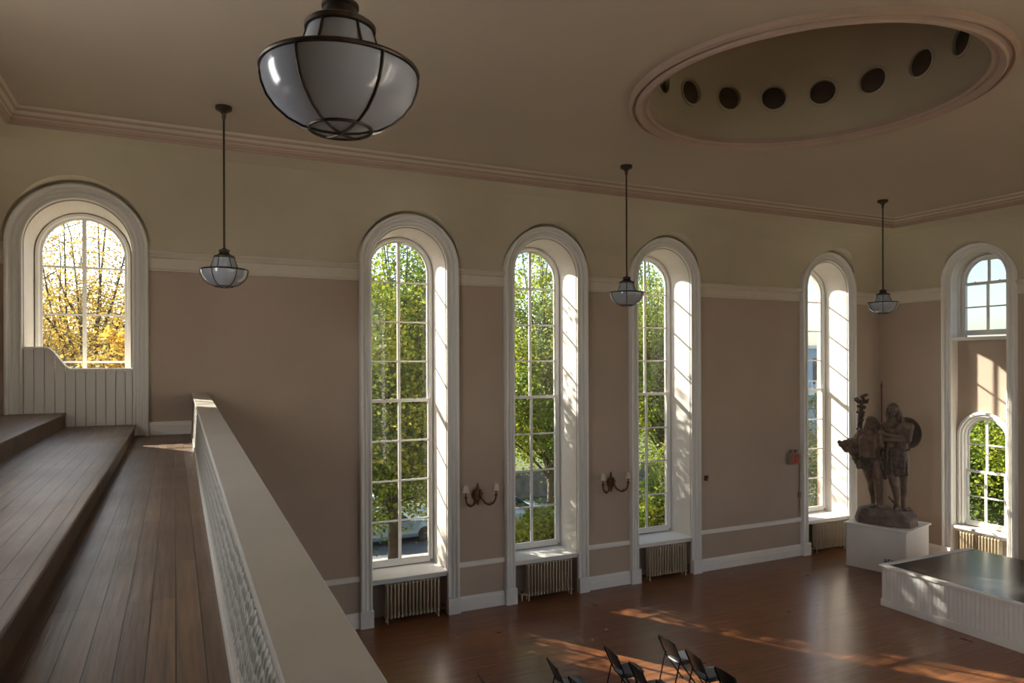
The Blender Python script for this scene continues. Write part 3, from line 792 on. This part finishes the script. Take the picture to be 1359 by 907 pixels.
def hand(mb, w, d, up, s=1.0, curl=.5):  # palm, four fingers, thumb; w = wrist, d = direction
    w = Vector(w); d = Vector(d).normalized(); up = Vector(up); up = (up - d*up.dot(d)).normalized(); n_ = d.cross(up)
    pc = w + d*.065*s
    for a in (-.028, -.009, .011, .029): mb.cap(tuple(w + d*.01*s), .026*s, tuple(w + d*.10*s + up*a*s), .017*s)
    for a, ln in ((-.033, .062), (-.012, .078), (.010, .085), (.031, .074)):
        p0 = w + d*.10*s + up*a*s; p1 = p0 + d*ln*.5*s + n_*curl*.02*s; p2 = p1 + d*ln*.4*s + n_*curl*.05*s
        mb.cap(tuple(p0), .0135*s, tuple(p1), .012*s); mb.cap(tuple(p1), .012*s, tuple(p2), .010*s)
    p0 = w + d*.03*s + up*.03*s; p1 = p0 + d*.04*s + up*.045*s; p2 = p1 + d*.045*s + up*.012*s
    mb.cap(tuple(p0), .017*s, tuple(p1), .014*s); mb.cap(tuple(p1), .014*s, tuple(p2), .011*s)
# --- right man (taller, arms crossed)
mb = MB()
hd = q(1177, 544.5, -.02)
face(mb, hd, R(-6), 1.14)
nk = q(1180.5, 561, .03)
mb.cap((hd[0]+.01, hd[1]+.05, hd[2]-.08), .08, nk, .095)
shR = q(1162, 567, .02); shL = q(1199, 566.5, .06)
chest = q(1181, 574, .02); waist = q(1180.5, 594, .03); hip = q(1181, 606, .02)
mb.cap(shR, .10, nk, .10); mb.cap(shL, .105, nk, .10); mb.cap(shR, .11, chest, .18); mb.cap(shL, .11, chest, .18)
mb.ball(q(1173, 574, -.07), (.15, .10, .12)); mb.ball(q(1189, 574, -.05), (.15, .10, .12))
mb.cap(q(1173, 580, .0), .17, q(1173.5, 598, .02), .155); mb.cap(q(1188, 580, .0), .165, q(1188, 598, .02), .155); mb.cap(q(1174, 600, .02), .165, q(1187, 600, .02), .165)
# legs
for hx_, kx, ax, dd in ((1172.5, 1177.5, 1182.5, -.10), (1188.5, 1191.5, 1191, .08)):
    h_ = q(hx_, 606, .02); k_ = q(kx, 640, dd-.03); a_ = q(ax, 671, dd)
    a_ = (a_[0], a_[1], FZ + .11); k_ = (k_[0], k_[1], FZ + .66)
    mb.cap(h_, .17, k_, .098); mb.ball((k_[0], k_[1]-.045, k_[2]), (.07, .06, .08)); mb.cap(k_, .094, (a_[0]*.7+k_[0]*.3, a_[1]+.03, k_[2]-.19), .104); mb.cap((a_[0]*.7+k_[0]*.3, a_[1]+.03, k_[2]-.19), .10, a_, .058)
    foot(mb, a_, -.1 if ax < 1187 else .35, -1)
# crossed arms
elL = q(1196.5, 583, -.10); wrL = q(1167, 575.5, -.30)
mb.cap(shL, .105, elL, .082); mb.cap(elL, .080, (elL[0]*.5+wrL[0]*.5+.05, -.22, elL[2]*.5+wrL[2]*.5), .07); mb.cap((elL[0]*.5+wrL[0]*.5+.05, -.22, elL[2]*.5+wrL[2]*.5), .07, wrL, .048)
hand(mb, wrL, (-1, .15, .35), (0, .2, 1), 1.15)
elR = q(1159, 583.5, -.14); wrR = q(1186, 584, -.24)
mb.cap(shR, .10, elR, .08); mb.cap(elR, .08, (elR[0]+.2, -.25, elR[2]+.01), .068); mb.cap((elR[0]+.2, -.25, elR[2]+.01), .068, wrR, .048)
hand(mb, wrR, (1, .35, .15), (0, .2, 1), 1.15)
remesh(mb, 'standing_man', M['plaster'], st_, .0125, 3, .012, .06)
# hair with band
mb = MB(); hx_, hy_, hz_ = hd
mb.ball((hx_, hy_+.03, hz_+.06), (.135, .14, .13))
for sx in (-1, 1):
    mb.cap((hx_+sx*.10, hy_+.03, hz_+.04), .055, (hx_+sx*.125, hy_-.01, hz_-.12), .05); mb.cap((hx_+sx*.125, hy_-.01, hz_-.12), .05, (hx_+sx*.11, hy_-.04, hz_-.27), .038)
mb.cap((hx_, hy_+.12, hz_+.02), .1, (hx_, hy_+.15, hz_-.26), .09)
remesh(mb, 'long_hair', M['plaster2'], st_, .013, 1, .02, .03)
mb = MB(); mb.ringlathe([(.140, -.015), (.153, -.012), (.153, .012), (.140, .015)], 32)
o = mb.build('headband', M['plaster'], st_); o.location = (hx_, hy_+.015, hz_+.075); o.rotation_euler = (R(10), 0, 0)
# draped robe over one shoulder
mb = MB()
for k in range(7):
    a = k/6
    p0 = q(1166 + 4*a, 569 + 5*a, -.13); p1 = q(1178, 570 + 9*a, -.20); p2 = q(1188 - 3*a, 560 + 15*a, -.13); p3 = q(1188, 554 + 12*a, .04)
    mb.cap(p0, .028, p1, .03); mb.cap(p1, .03, p2, .03); mb.cap(p2, .03, p3, .03)
mb.cap(q(1186, 549, .06), .05, q(1190, 566, .10), .09); mb.cap(q(1190, 566, .1), .09, q(1186, 600, .16), .12); mb.cap(q(1174, 566, .14), .09, q(1174, 600, .16), .12)
remesh(mb, 'draped_robe', M['plaster'], st_, .014, 1, .03, .05)
# kilt
mb = MB(); ks = 28; rows = [(593, .25, .19), (604, .28, .215), (616, .295, .23), (630, .285, .23)]
vs = []; fs = []
for ri, (py_, rx, ry) in enumerate(rows):
    cx, cy, cz = q(1180.5, py_, .02)
    for k in range(ks):
        a = 2*PI*k/ks; w = 1 + .045*ri*math.sin(k*PI*.86)
        dz = (.03*math.sin(k*2.1) + .025*math.sin(k*5.3)) if ri == 3 else 0
        vs.append((cx + rx*w*math.cos(a), cy + ry*w*math.sin(a), cz + dz))
for ri in range(3):
    for k in range(ks): l = (k+1) % ks; fs.append((ri*ks+k, ri*ks+l, (ri+1)*ks+l, (ri+1)*ks+k))
fs += [tuple(range(ks-1, -1, -1)), tuple(range(3*ks, 4*ks))]
mb.add(vs, fs); mb.cap(q(1163, 598, -.05), .035, q(1198, 596, -.05), .035)
remesh(mb, 'kilt', M['plaster2'], st_, .016, 1, .035, .05)
# shield carried behind the shoulder
sh = MB(); sh.lathe([(.005, -.07), (.10, -.06), (.25, -.03), (.36, .0), (.395, -.005), (.41, .015), (.395, .035), (.36, .02), (.2, .0), (.005, -.02)], 40, cap=False)
for k in range(20): a = 2*PI*k/20; sh.ball((.315*math.cos(a), .315*math.sin(a), -.025), (.026, .026, .018), 8, 6)
so = sh.build('round_shield', M['plaster2'], st_, 40); so.location = q(1196.5, 575.5, .30); so.rotation_euler = (R(90), R(-6), R(-38))
# --- left man (leaning, looking to the right)
mb = MB()
hd2 = q(1149, 562.5, -.10)
face(mb, hd2, R(52), 1.10)
nk2 = q(1146, 575.5, -.02); mb.cap((hd2[0], hd2[1]+.04, hd2[2]-.08), .078, nk2, .09)
s1 = q(1134, 576, .04); s2 = q(1158, 579, -.10)
ch2 = q(1145, 586, -.03); wa2 = q(1146.5, 604, -.02)
mb.cap(s1, .10, nk2, .09); mb.cap(s2, .10, nk2, .09); mb.cap(s1, .11, ch2, .17); mb.cap(s2, .11, ch2, .17)
mb.ball(q(1139.5, 584, -.09), (.14, .10, .11)); mb.ball(q(1151, 585.5, -.13), (.14, .10, .11))
mb.cap(q(1140, 588, -.02), .175, q(1141, 610, -.01), .16); mb.cap(q(1151, 588, -.04), .175, q(1151.5, 610, -.02), .165)
for hp, kn, an, fd in (((1140.5, 615, .0), (1147, .07), (1150, .14), (-.35, -1)), ((1153, 615, -.08), (1157.5, -.14), (1158, -.06), (.25, -1))):
    h_ = q(*hp); k_ = (q(kn[0], 0)[0], kn[1], FZ + .66); a_ = (q(an[0], 0)[0], an[1], FZ + .11)
    mb.cap(h_, .165, k_, .098); mb.ball((k_[0], k_[1]-.045, k_[2]), (.07, .06, .08)); m_ = ((k_[0]+a_[0])/2, (k_[1]+a_[1])/2+.03, k_[2]-.19)
    mb.cap(k_, .094, m_, .106); mb.cap(m_, .102, a_, .06); foot(mb, a_, *fd)
# near arm raised to the companion's shoulder, far arm drawn back
e2 = q(1161.5, 590, -.24); w2_ = q(1160.5, 575, -.22)
mb.cap(s2, .095, e2, .072); mb.cap(e2, .072, w2_, .048); hand(mb, w2_, (.25, .1, 1), (1, .1, 0), 1.1)
e1 = q(1128.5, 592, .16); w1_ = q(1131.5, 578, .24)
mb.cap(s1, .10, e1, .072); mb.cap(e1, .07, w1_, .05); hand(mb, w1_, (-.1, .1, 1), (0, -1, 0), 1.1)
remesh(mb, 'leaning_man', M['plaster'], st_, .0125, 3, .012, .06)
mb = MB(); x_, y_, z_ = hd2
mb.ball((x_-.02, y_+.03, z_+.055), (.145, .15, .125)); mb.cap((x_-.06, y_+.05, z_+.02), .085, (x_-.13, y_+.05, z_-.12), .075); mb.cap((x_-.13, y_+.05, z_-.12), .07, (x_-.20, y_+.03, z_-.22), .045)
mb.cap((x_+.09, y_-.06, z_+.05), .05, (x_+.15, y_-.03, z_-.02), .035); mb.cap((x_+.12, y_+.04, z_-.02), .05, (x_+.11, y_+.02, z_-.14), .04)
remesh(mb, 'shaggy_hair', M['plaster'], st_, .013, 1, .035, .035)
# loincloth
mb = MB()
for k in range(9):
    a = k/8; mb.cap(q(1133.5 + 26*a, 608 + 3*math.sin(a*3.1), -.17 + .06*math.cos(a*6)), .045, q(1136 + 25*a, 622 + 7*math.sin(a*2.9) - 3*a, -.17), .04)
mb.cap(q(1134, 610, .08), .13, q(1160, 608, .05), .13); mb.cap(q(1138, 618, .0), .15, q(1156, 616, -.02), .15)
mb.cap(q(1160, 590, -.16), .035, q(1156, 600, -.2), .045); mb.cap(q(1156, 600, -.2), .045, q(1163, 622, -.16), .05); mb.cap(q(1163, 600, -.1), .05, q(1166, 634, -.06), .05)
remesh(mb, 'loincloth', M['plaster2'], st_, .015, 1, .05, .06)
# cloak swept out behind to the left
mb = MB()
for p0, r0, p1, r1 in (((1131, 588, .18), .12, (1120, 591, .16), .13), ((1120, 591, .16), .13, (1107, 594, .10), .085), ((1107, 594, .1), .085, (1104, 590.5, .08), .05), ((1107, 594, .1), .08, (1113, 601, .1), .07),
                       ((1128, 596, .2), .13, (1126, 612, .2), .09), ((1118, 598, .15), .10, (1127, 612, .18), .08), ((1126, 612, .2), .09, (1130.5, 624, .17), .05), ((1130, 580, .2), .08, (1126, 592, .2), .12), ((1132, 600, .16), .1, (1134, 622, .14), .07)):
    mb.cap(q(*p0), r0, q(*p1), r1)
remesh(mb, 'swept_cloak', M['plaster'], st_, .016, 1, .06, .07)
# leafy branch held up behind
mb = MB(); mb.tube([q(1129, 592, .22), q(1132, 568, .22), q(1133, 548, .2), q(1135, 534, .2), q(1138, 527, .2)], [.06, .06, .05, .035, .02], 10)
random.seed(3)
for cx, cy, rr in ((1134, 560, .07), (1131, 549, .08), (1135.5, 550, .07), (1132, 541, .08), (1136.5, 543, .08), (1128, 533, .07), (1131.5, 535, .08), (1136, 534, .09), (1140, 535.5, .07), (1142, 533, .05), (1134, 528.5, .05), (1137.5, 526.5, .07), (1140, 526, .06), (1126.5, 531, .05), (1134, 554, .08), (1131, 572, .08)):
    p = q(cx, cy, .2 + random.uniform(-.06, .06)); mb.ball(p, (rr, rr*.8, rr*.55), 10, 7); mb.ball((p[0]+.03, p[1]-.03, p[2]+.02), (rr*.5, rr*.8, rr*.6), 8, 6)
remesh(mb, 'leafy_branch', M['plaster2'], st_, .014, 0, .04, .03)
# bird at the feet
mb = MB(); mb.ball(q(1180, 672, -.06), (.05, .07, .11)); mb.ball(q(1182, 665, -.09), .035); mb.cap(q(1182, 665, -.1), .015, q(1184, 666, -.15), .006)
for k in range(4): mb.cap(q(1179, 668 - k, -.02), .028, q(1170.5 + k*1.8, 660 + k*2.2, .02), .016)
mb.cap(q(1180, 676, -.05), .05, q(1183, 681, -.05), .04)
remesh(mb, 'bird', M['plaster2'], st_, .01, 0, .015, .03)
# wooden pole in the corner
pl = thing('wooden_pole', 'slim reddish wooden pole standing upright in the corner behind the statue', 'pole', (1.3165*S, .9875*S, 0))
mb = MB(); mb.tube([(0, 0, .10), (0, 0, Z(-.052))], .022, 10); mb.build('shaft', M['wood'], pl)
mb = MB(); mb.lathe([(.022, 0), (.035, .02), (.03, .05), (.014, .12), (.002, .2)], 12, 0, 0, Z(-.052), cap=False); mb.build('finial', M['wood'], pl)
mb = MB(); mb.lathe([(.15, 0), (.15, .02), (.06, .045), (.03, .12), (.026, .2)], 20); mb.build('stand', M['iron'], pl)

# ------------------------------------------------------------------ folding chairs (front faces local +x)
def folding_chair(label):
    t = thing('folding_chair', label, 'chair', (0,0,0), 0, 'black folding chairs facing the stage')
    hw = .215; k = .97
    for s in (-1, 1):
        mb = MB(); mb.tube([(-.245, s*(hw-.03), .765), (-.235, s*hw, .73), (-.10, s*hw, .43), (.215, s*hw, .0)], .0125, 8)
        o = mb.build('frame_tube', M['black'], t)
    for s in (-1, 1):
        mb = MB(); mb.tube([(-.125, s*(hw-.02), .50), (-.255, s*(hw-.03), .0)], .011, 8); mb.build('leg', M['black'], t)
        mb = MB(); mb.tube([(-.15, s*(hw-.015), .50), (.02, s*(hw-.015), .425)], .007, 6); mb.build('brace', M['black'], t)
    mb = MB(); mb.tube([(.165, -hw, .068), (.165, hw, .068)], .009, 8); mb.build('crossbar', M['black'], t)
    mb = MB(); mb.tube([(-.215, -hw+.03, .062), (-.215, hw-.03, .062)], .009, 8); mb.build('crossbar', M['black'], t)
    # curved metal back panel
    n = 10; vs = []; fs = []
    for side in (0, 1):
        for r_ in range(3):
            z = .535 + r_*.115; xb = -.245 + (.765 - z)*.445
            for i in range(n+1):
                y = -hw + 2*hw*i/n; bow = -.035*math.cos(PI*(i/n - .5)) 
                zz = z + (.035*math.cos(PI*(i/n-.5)) if r_ == 2 else 0)
                vs.append((xb + bow + (.012 if side else 0), y, zz))
    m1 = n+1
    for side in (0, 1):
        o_ = side*3*m1
        for r_ in range(2):
            for i in range(n): fs.append((o_+r_*m1+i, o_+r_*m1+i+1, o_+(r_+1)*m1+i+1, o_+(r_+1)*m1+i))
    for i in range(n): fs.append((i, i+1, 3*m1+i+1, 3*m1+i)); fs.append((2*m1+i, 2*m1+i+1, 5*m1+i+1, 5*m1+i))
    for r_ in range(2):
        for i in (0, n): a = r_*m1+i; fs.append((a, a+m1, 3*m1+a+m1, 3*m1+a))
    mb = MB(); mb.add(vs, fs); mb.build('backrest', M['black'], t, 50)
    # padded seat
    mb = MB(); ring = []
    for i in range(28):
        a = 2*PI*i/28; c_, s_ = math.cos(a), math.sin(a)
        ring.append((.06 + .195*math.copysign(abs(c_)**.5, c_), .195*math.copysign(abs(s_)**.5, s_)*(1 - .06*c_)))
    def lv(sc, z): return [(.06 + (x-.06)*sc, y*sc, z + (x-.06)*.05) for x, y in ring]
    ls = [lv(.97, .415), lv(1.0, .425), lv(1.0, .440), lv(.93, .457), lv(.6, .462)]
    vs = sum(ls, []); fs = [tuple(range(27, -1, -1)), tuple(range(4*28, 5*28))]
    for l in range(4):
        for i in range(28): fs.append((l*28+i, l*28+(i+1)%28, (l+1)*28+(i+1)%28, (l+1)*28+i))
    mb.add(vs, fs); mb.build('seat', M['vinyl'], t, 50)
    t.scale = (1.05, 1.05, 1.05)
    return t
ch0 = None
rowx = [.5035, .428, .3545, .2733]; names = ['nearest the stage', 'second from the stage', 'third from the stage', 'farthest from the stage']
pos = ['window end', 'second from the window end', 'third from the window end']
for i, x in enumerate(rowx):
    for j in range(3):
        if i == 3 and j: continue
        y = .662 - .0475*j
        if i == 2 and j == 2: continue
        lab = 'black folding chair in the row %s, %s' % (names[i], pos[j])
        loc = ((x + .0235)*S, (y - .006)*S, 0)
        random.seed(i*7+j)
        rz = R(random.uniform(-4, 4) - 6)
        if ch0 is None: ch0 = folding_chair(lab); ch0.location = loc; ch0.rotation_euler.z = rz
        else: dup(ch0, loc, rz, lab)

# ------------------------------------------------------------------ outdoors
GZ = -2.5
mb = MB(); mb.box(-60, 130, -60, 140, GZ-.5, GZ); struct(mb.build('ground', M['grass'], None, 0))
mb = MB(); mb.box(-60, 80, 27.5, 35.5, GZ, GZ+.02); struct(mb.build('road', M['asphalt'], None, 0))
mb = MB(); mb.box(-60, 80, 25.7, 27.4, GZ, GZ+.06); struct(mb.build('pavement', M['pave'], None, 0))
def tree(name, label, loc, h, cr, leafm, nl, seed, trunk=.22, cz=.62, leaf=.13, squash=.8, nb=46, bare=0., group=None, low=.0):
    rnd = random.Random(seed)
    t = thing(name, label, 'tree' if name == 'tree' else 'shrub', loc, 0, group)
    mb = MB(); tips = []
    top = h*.45
    mb.tube([(0,0,-.3), (.1,.05,top*.5), (0,.1,top)], [trunk, trunk*.8, trunk*.65], 9)
    for b in range(nb):
        a = rnd.uniform(0, 2*PI); el = math.asin(rnd.uniform(-.85, 1)); L_ = 1
        tgt = Vector((cr*math.cos(a)*math.cos(el)*rnd.uniform(.55, 1), cr*math.sin(a)*math.cos(el)*rnd.uniform(.55, 1), h*cz + (h*(1-cz))*math.sin(el)*rnd.uniform(.35, 1)))
        st0 = Vector((0, .08, top*rnd.uniform(.45, 1)))
        mid = st0.lerp(tgt, .5) + Vector((rnd.uniform(-.4,.4), rnd.uniform(-.4,.4), rnd.uniform(.1,.6)))
        mb.tube([st0, st0.lerp(mid, .5)+Vector((0,0,.15)), mid, mid.lerp(tgt, .6)+Vector((rnd.uniform(-.2,.2),)*3), tgt], [trunk*.32, trunk*.24, trunk*.17, trunk*.10, .012], 5)
        for s in range(7):
            f = rnd.uniform(.35, 1); p = mid.lerp(tgt, max(0, (f-.5)*2)) if f > .5 else st0.lerp(mid, f*2)
            e = p + Vector((rnd.gauss(0, .55), rnd.gauss(0, .55), rnd.gauss(.1, .4)))*(cr/3.2)
            mb.tube([p, p.lerp(e, .5)+Vector((0, 0, .08)), e], [trunk*.08, trunk*.05, .008], 4)
            tips.append(e); tips.append(p.lerp(e, .6))
        tips.append(tgt)
    mb.build('trunk', M['bark'], t, 60, fix=False)
    vs = []; fs = []
    per = max(1, int(nl/len(tips)))
    for e in tips:
        if rnd.random() < bare: continue
        for k in range(per):
            sg = .30*(cr/3.2)
            p = e + Vector((rnd.gauss(0, sg), rnd.gauss(0, sg), rnd.gauss(0, sg*.8)))
            if p.z < low: continue
            a = Vector((rnd.uniform(-1,1), rnd.uniform(-1,1), rnd.uniform(-.5,.5))).normalized(); b = a.cross(Vector((rnd.uniform(-1,1), rnd.uniform(-1,1), rnd.uniform(-1,1)))).normalized()
            l = leaf*rnd.uniform(.6, 1.25); w = l*.42; n_ = a.cross(b)*w*.35; i0 = len(vs)
            vs += [p - a*l*.5, p + b*w + n_, p + a*l*.5, p - b*w + n_]
            fs += [(i0, i0+1, i0+2), (i0, i0+2, i0+3)]
    m2 = MB(); m2.add(vs, fs); m2.build('foliage', leafm, t, 0, fix=False)
    return t
def dirpos(r_, Y): return (r_*Y, Y, GZ)   # along a sight line x/y
T = []
tree('tree', 'yellow-leaved tree with grey twigs outside the leftmost window', (-3.0, 30, GZ), 16.5, 6.4, M['leaf_y'], 52000, 11, .22, .56, .10, nb=84, bare=.2)
tree('tree', 'small yellow tree low at the right edge of the leftmost window', (-.3, 20.6, GZ), 10.2, 2.1, M['leaf_y'], 52000, 22, .16, .54, .13, nb=80)
tree('tree', 'bushy green and yellow tree filling the second window from the left', (6.0, 21.2, GZ), 14.0, 3.5, M['leaf_g'], 62000, 12, .20, .48, .125, nb=90, bare=.05)
tree('tree', 'green tree filling the third window from the left', (13.6, 25.0, GZ), 14.6, 3.5, M['leaf_g'], 52000, 13, .20, .50, .125, nb=74, bare=.06)
tree('tree', 'yellow green tree filling the fourth window from the left', (21.2, 27.6, GZ), 15.2, 3.8, M['leaf_g'], 52000, 14, .22, .50, .13, nb=74, bare=.04)
tree('shrub', 'dense green shrub behind the lower half of the corner window', (23.4, 19.4, GZ), 7.0, 2.0, M['leaf_d'], 26000, 15, .12, .52, .10, nb=60)
tree('tree', 'green tree behind the lower right window', (27.5, 15.0, GZ), 8.0, 4.0, M['leaf_g'], 36000, 16, .2, .52, .14, nb=70, bare=.1)
tree('shrub', 'low green bush behind the foot of the third window', (9.6, 18.0, GZ), 4.0, 1.5, M['leaf_g'], 14000, 17, .10, .52, .11, nb=40)
tree('shrub', 'low green bush behind the foot of the fourth window', (14.6, 18.6, GZ), 5.0, 1.7, M['leaf_g'], 16000, 18, .10, .52, .11, nb=40)
tree('tree', 'far green tree across the road behind the second and third windows', (17.5, 44, GZ), 16, 6.5, M['leaf_g'], 26000, 19, .35, .48, .26, nb=60)
tree('tree', 'far green tree across the road behind the fourth window', (36, 46, GZ), 14.5, 6.0, M['leaf_g'], 24000, 20, .35, .48, .26, nb=55)
tree('tree', 'far yellow tree across the road behind the leftmost window', (-5.5, 48, GZ), 14.0, 6.5, M['leaf_y'], 18000, 21, .35, .5, .22, nb=50, bare=.25)

def car(loc, rz, paint, label):
    t = thing('car', label, 'car', loc, rz)
    def ringx(x, w, z0, z1): return [(x, -w, z0), (x, -w*1.02, (z0+z1)/2), (x, -w*.93, z1), (x, w*.93, z1), (x, w*1.02, (z0+z1)/2), (x, w, z0)]
    def body(secs, nm, m, par=t):
        vs = sum([ringx(*s_) for s_ in secs], []); fs = []; n = 6
        for i in range(len(secs)-1):
            for j in range(n): fs.append((i*n+j, i*n+(j+1)%n, (i+1)*n+(j+1)%n, (i+1)*n+j))
        fs += [tuple(range(n-1,-1,-1)), tuple(range((len(secs)-1)*n, len(secs)*n))]
        b = MB(); b.add(vs, fs); return b.build(nm, m, par, 35, bevel=.04)
    body([(-2.2, .78, .35, .75), (-2.1, .86, .25, .88), (-1.2, .9, .22, .95), (.9, .9, .22, .93), (1.9, .86, .25, .82), (2.2, .75, .35, .68)], 'body', paint)
    body([(-1.55, .76, .9, .95), (-1.0, .72, .9, 1.36), (.1, .72, .9, 1.42), (.75, .74, .9, .98)], 'windows', M['carg'])
    body([(-1.02, .66, 1.33, 1.40), (-.4, .66, 1.36, 1.46), (.12, .64, 1.36, 1.44)], 'roof', paint)
    for x in (-1.35, 1.35):
        for s in (-1, 1):
            b = MB(); b.tube([(x, s*.93, .32), (x, s*.72, .32)], .32, 20); b.build('wheel', M['tyre'], t)
    return t
car((8.4, 30.2, GZ+.02), R(4), M['carp'], 'blue grey car parked in the road below the second window')
car((14.4, 30.6, GZ+.02), R(2), M['carp'], 'blue car partly hidden by leaves below the third window')
car((9.2, 33.4, GZ+.02), R(0), M['carw'], 'white car parked on the far side of the road below the second window')
mb = MB(); mb.box(-5, 40, 36.2, 36.7, GZ, GZ+1.5); tag(mb.build('garden_wall', M['stone'], None, 0, bevel=.03), 'long low stone wall across the road beyond the trees', 'wall')
# distant pale building seen through the corner window
bl = thing('building', 'pale blue building with white balcony seen through the corner window', 'building', (56, 45, GZ+.7), R(-35))
mb = MB(); mb.box(-10, 10, 0, 8, 0, 8.3); mb.build('wall', M['bldg'], bl, 0)
mb = MB(); mb.box(-10.4, 10.4, -.6, 8.4, 8.3, 8.6); mb.build('roof', M['bldgw'], bl, 0)
mb = MB(); mb.box(-10.2, 10.2, -2.0, 0, 4.1, 4.35); mb.build('balcony_slab', M['bldgw'], bl, 0)
mb = MB(); mb.box(-10.2, 10.2, -2.05, -1.95, 5.3, 5.42); mb.box(-10.2, 10.2, -2.05, -1.95, 4.4, 4.5)
for i in range(60): mb.box(-10.2 + i*.345, -10.12 + i*.345, -2.03, -1.97, 4.35, 5.4)
mb.build('railing', M['bldgw'], bl, 0)
for i in range(7):
    mb = MB(); mb.box(-9 + i*2.8, -7.6 + i*2.8, -.05, .02, 5.0, 7.4); mb.build('window', M['carg'], bl, 0)
# ------------------------------------------------------------------ light
SD = Vector((.62, -1.0, -.68)).normalized()
sun = bpy.data.lights.new('sun', 'SUN'); sun.energy = 18.0; sun.angle = R(.6); sun.color = (1.0, .89, .74)
so = bpy.data.objects.new('sun', sun); C.objects.link(so); so.rotation_mode = 'QUATERNION'; so.rotation_quaternion = SD.to_track_quat('-Z', 'Y'); so.location = (-20, 40, 30)
for i, c in enumerate(WIN[1:]):
    a = bpy.data.lights.new('window_daylight', 'AREA'); a.shape = 'RECTANGLE'; a.size = 1.6; a.size_y = 6.3; a.energy = 800; a.color = (1.0, .96, .90)  # fill lamps added in the unseen rear openings to brighten the interior
    o = bpy.data.objects.new('window_daylight', a); C.objects.link(o); o.location = (c*S, (BK-.03)*S, Z(-.08)); o.rotation_euler = (R(90), 0, R(180))
a = bpy.data.lights.new('window_daylight', 'AREA'); a.shape = 'RECTANGLE'; a.size = 1.6; a.size_y = 2.8; a.energy = 190; a.color = (.92, .96, 1.0)  # fill lamp added at the unseen left opening, lifts the leftmost casing
o = bpy.data.objects.new('window_daylight', a); C.objects.link(o); o.location = ((L-.03)*S, .42*S, Z(.08)); o.rotation_euler = (R(90), 0, R(-90))
w = bpy.data.worlds.new('sky'); scn.world = w; w.use_nodes = True
N = w.node_tree.nodes; K = w.node_tree.links; bg = N['Background']
sky = N.new('ShaderNodeTexSky'); sky.sky_type = 'NISHITA'; sky.sun_disc = False
sky.sun_elevation = R(31.5); sky.sun_rotation = math.atan2(-SD.x, -SD.y); sky.air_density = 1.0; sky.dust_density = 1.5; sky.ozone_density = 1.5
K.new(sky.outputs[0], bg.inputs[0]); bg.inputs[1].default_value = .34

# ------------------------------------------------------------------ camera
cam = bpy.data.cameras.new('camera'); co = bpy.data.objects.new('camera', cam); C.objects.link(co)
cam.sensor_width = 36; cam.lens = F/1359*36; cam.shift_y = 28.5/1359; cam.clip_end = 500; cam.clip_start = .05
co.location = (0, 0, HE*S); co.rotation_euler = (Matrix.Rotation(-TH, 3, 'Z') @ Matrix.Rotation(PI/2, 3, 'X') @ Matrix.Rotation(R(-.18), 3, 'Z')).to_euler()
scn.camera = co
scn.view_settings.view_transform = 'Standard'; scn.view_settings.look = 'None'; scn.view_settings.gamma = 1; scn.view_settings.exposure = 0
scn.cycles.use_denoising = True
scn.cycles.max_bounces = 8; scn.cycles.diffuse_bounces = 5; scn.cycles.transparent_max_bounces = 16
scn.cycles.sample_clamp_indirect = 6
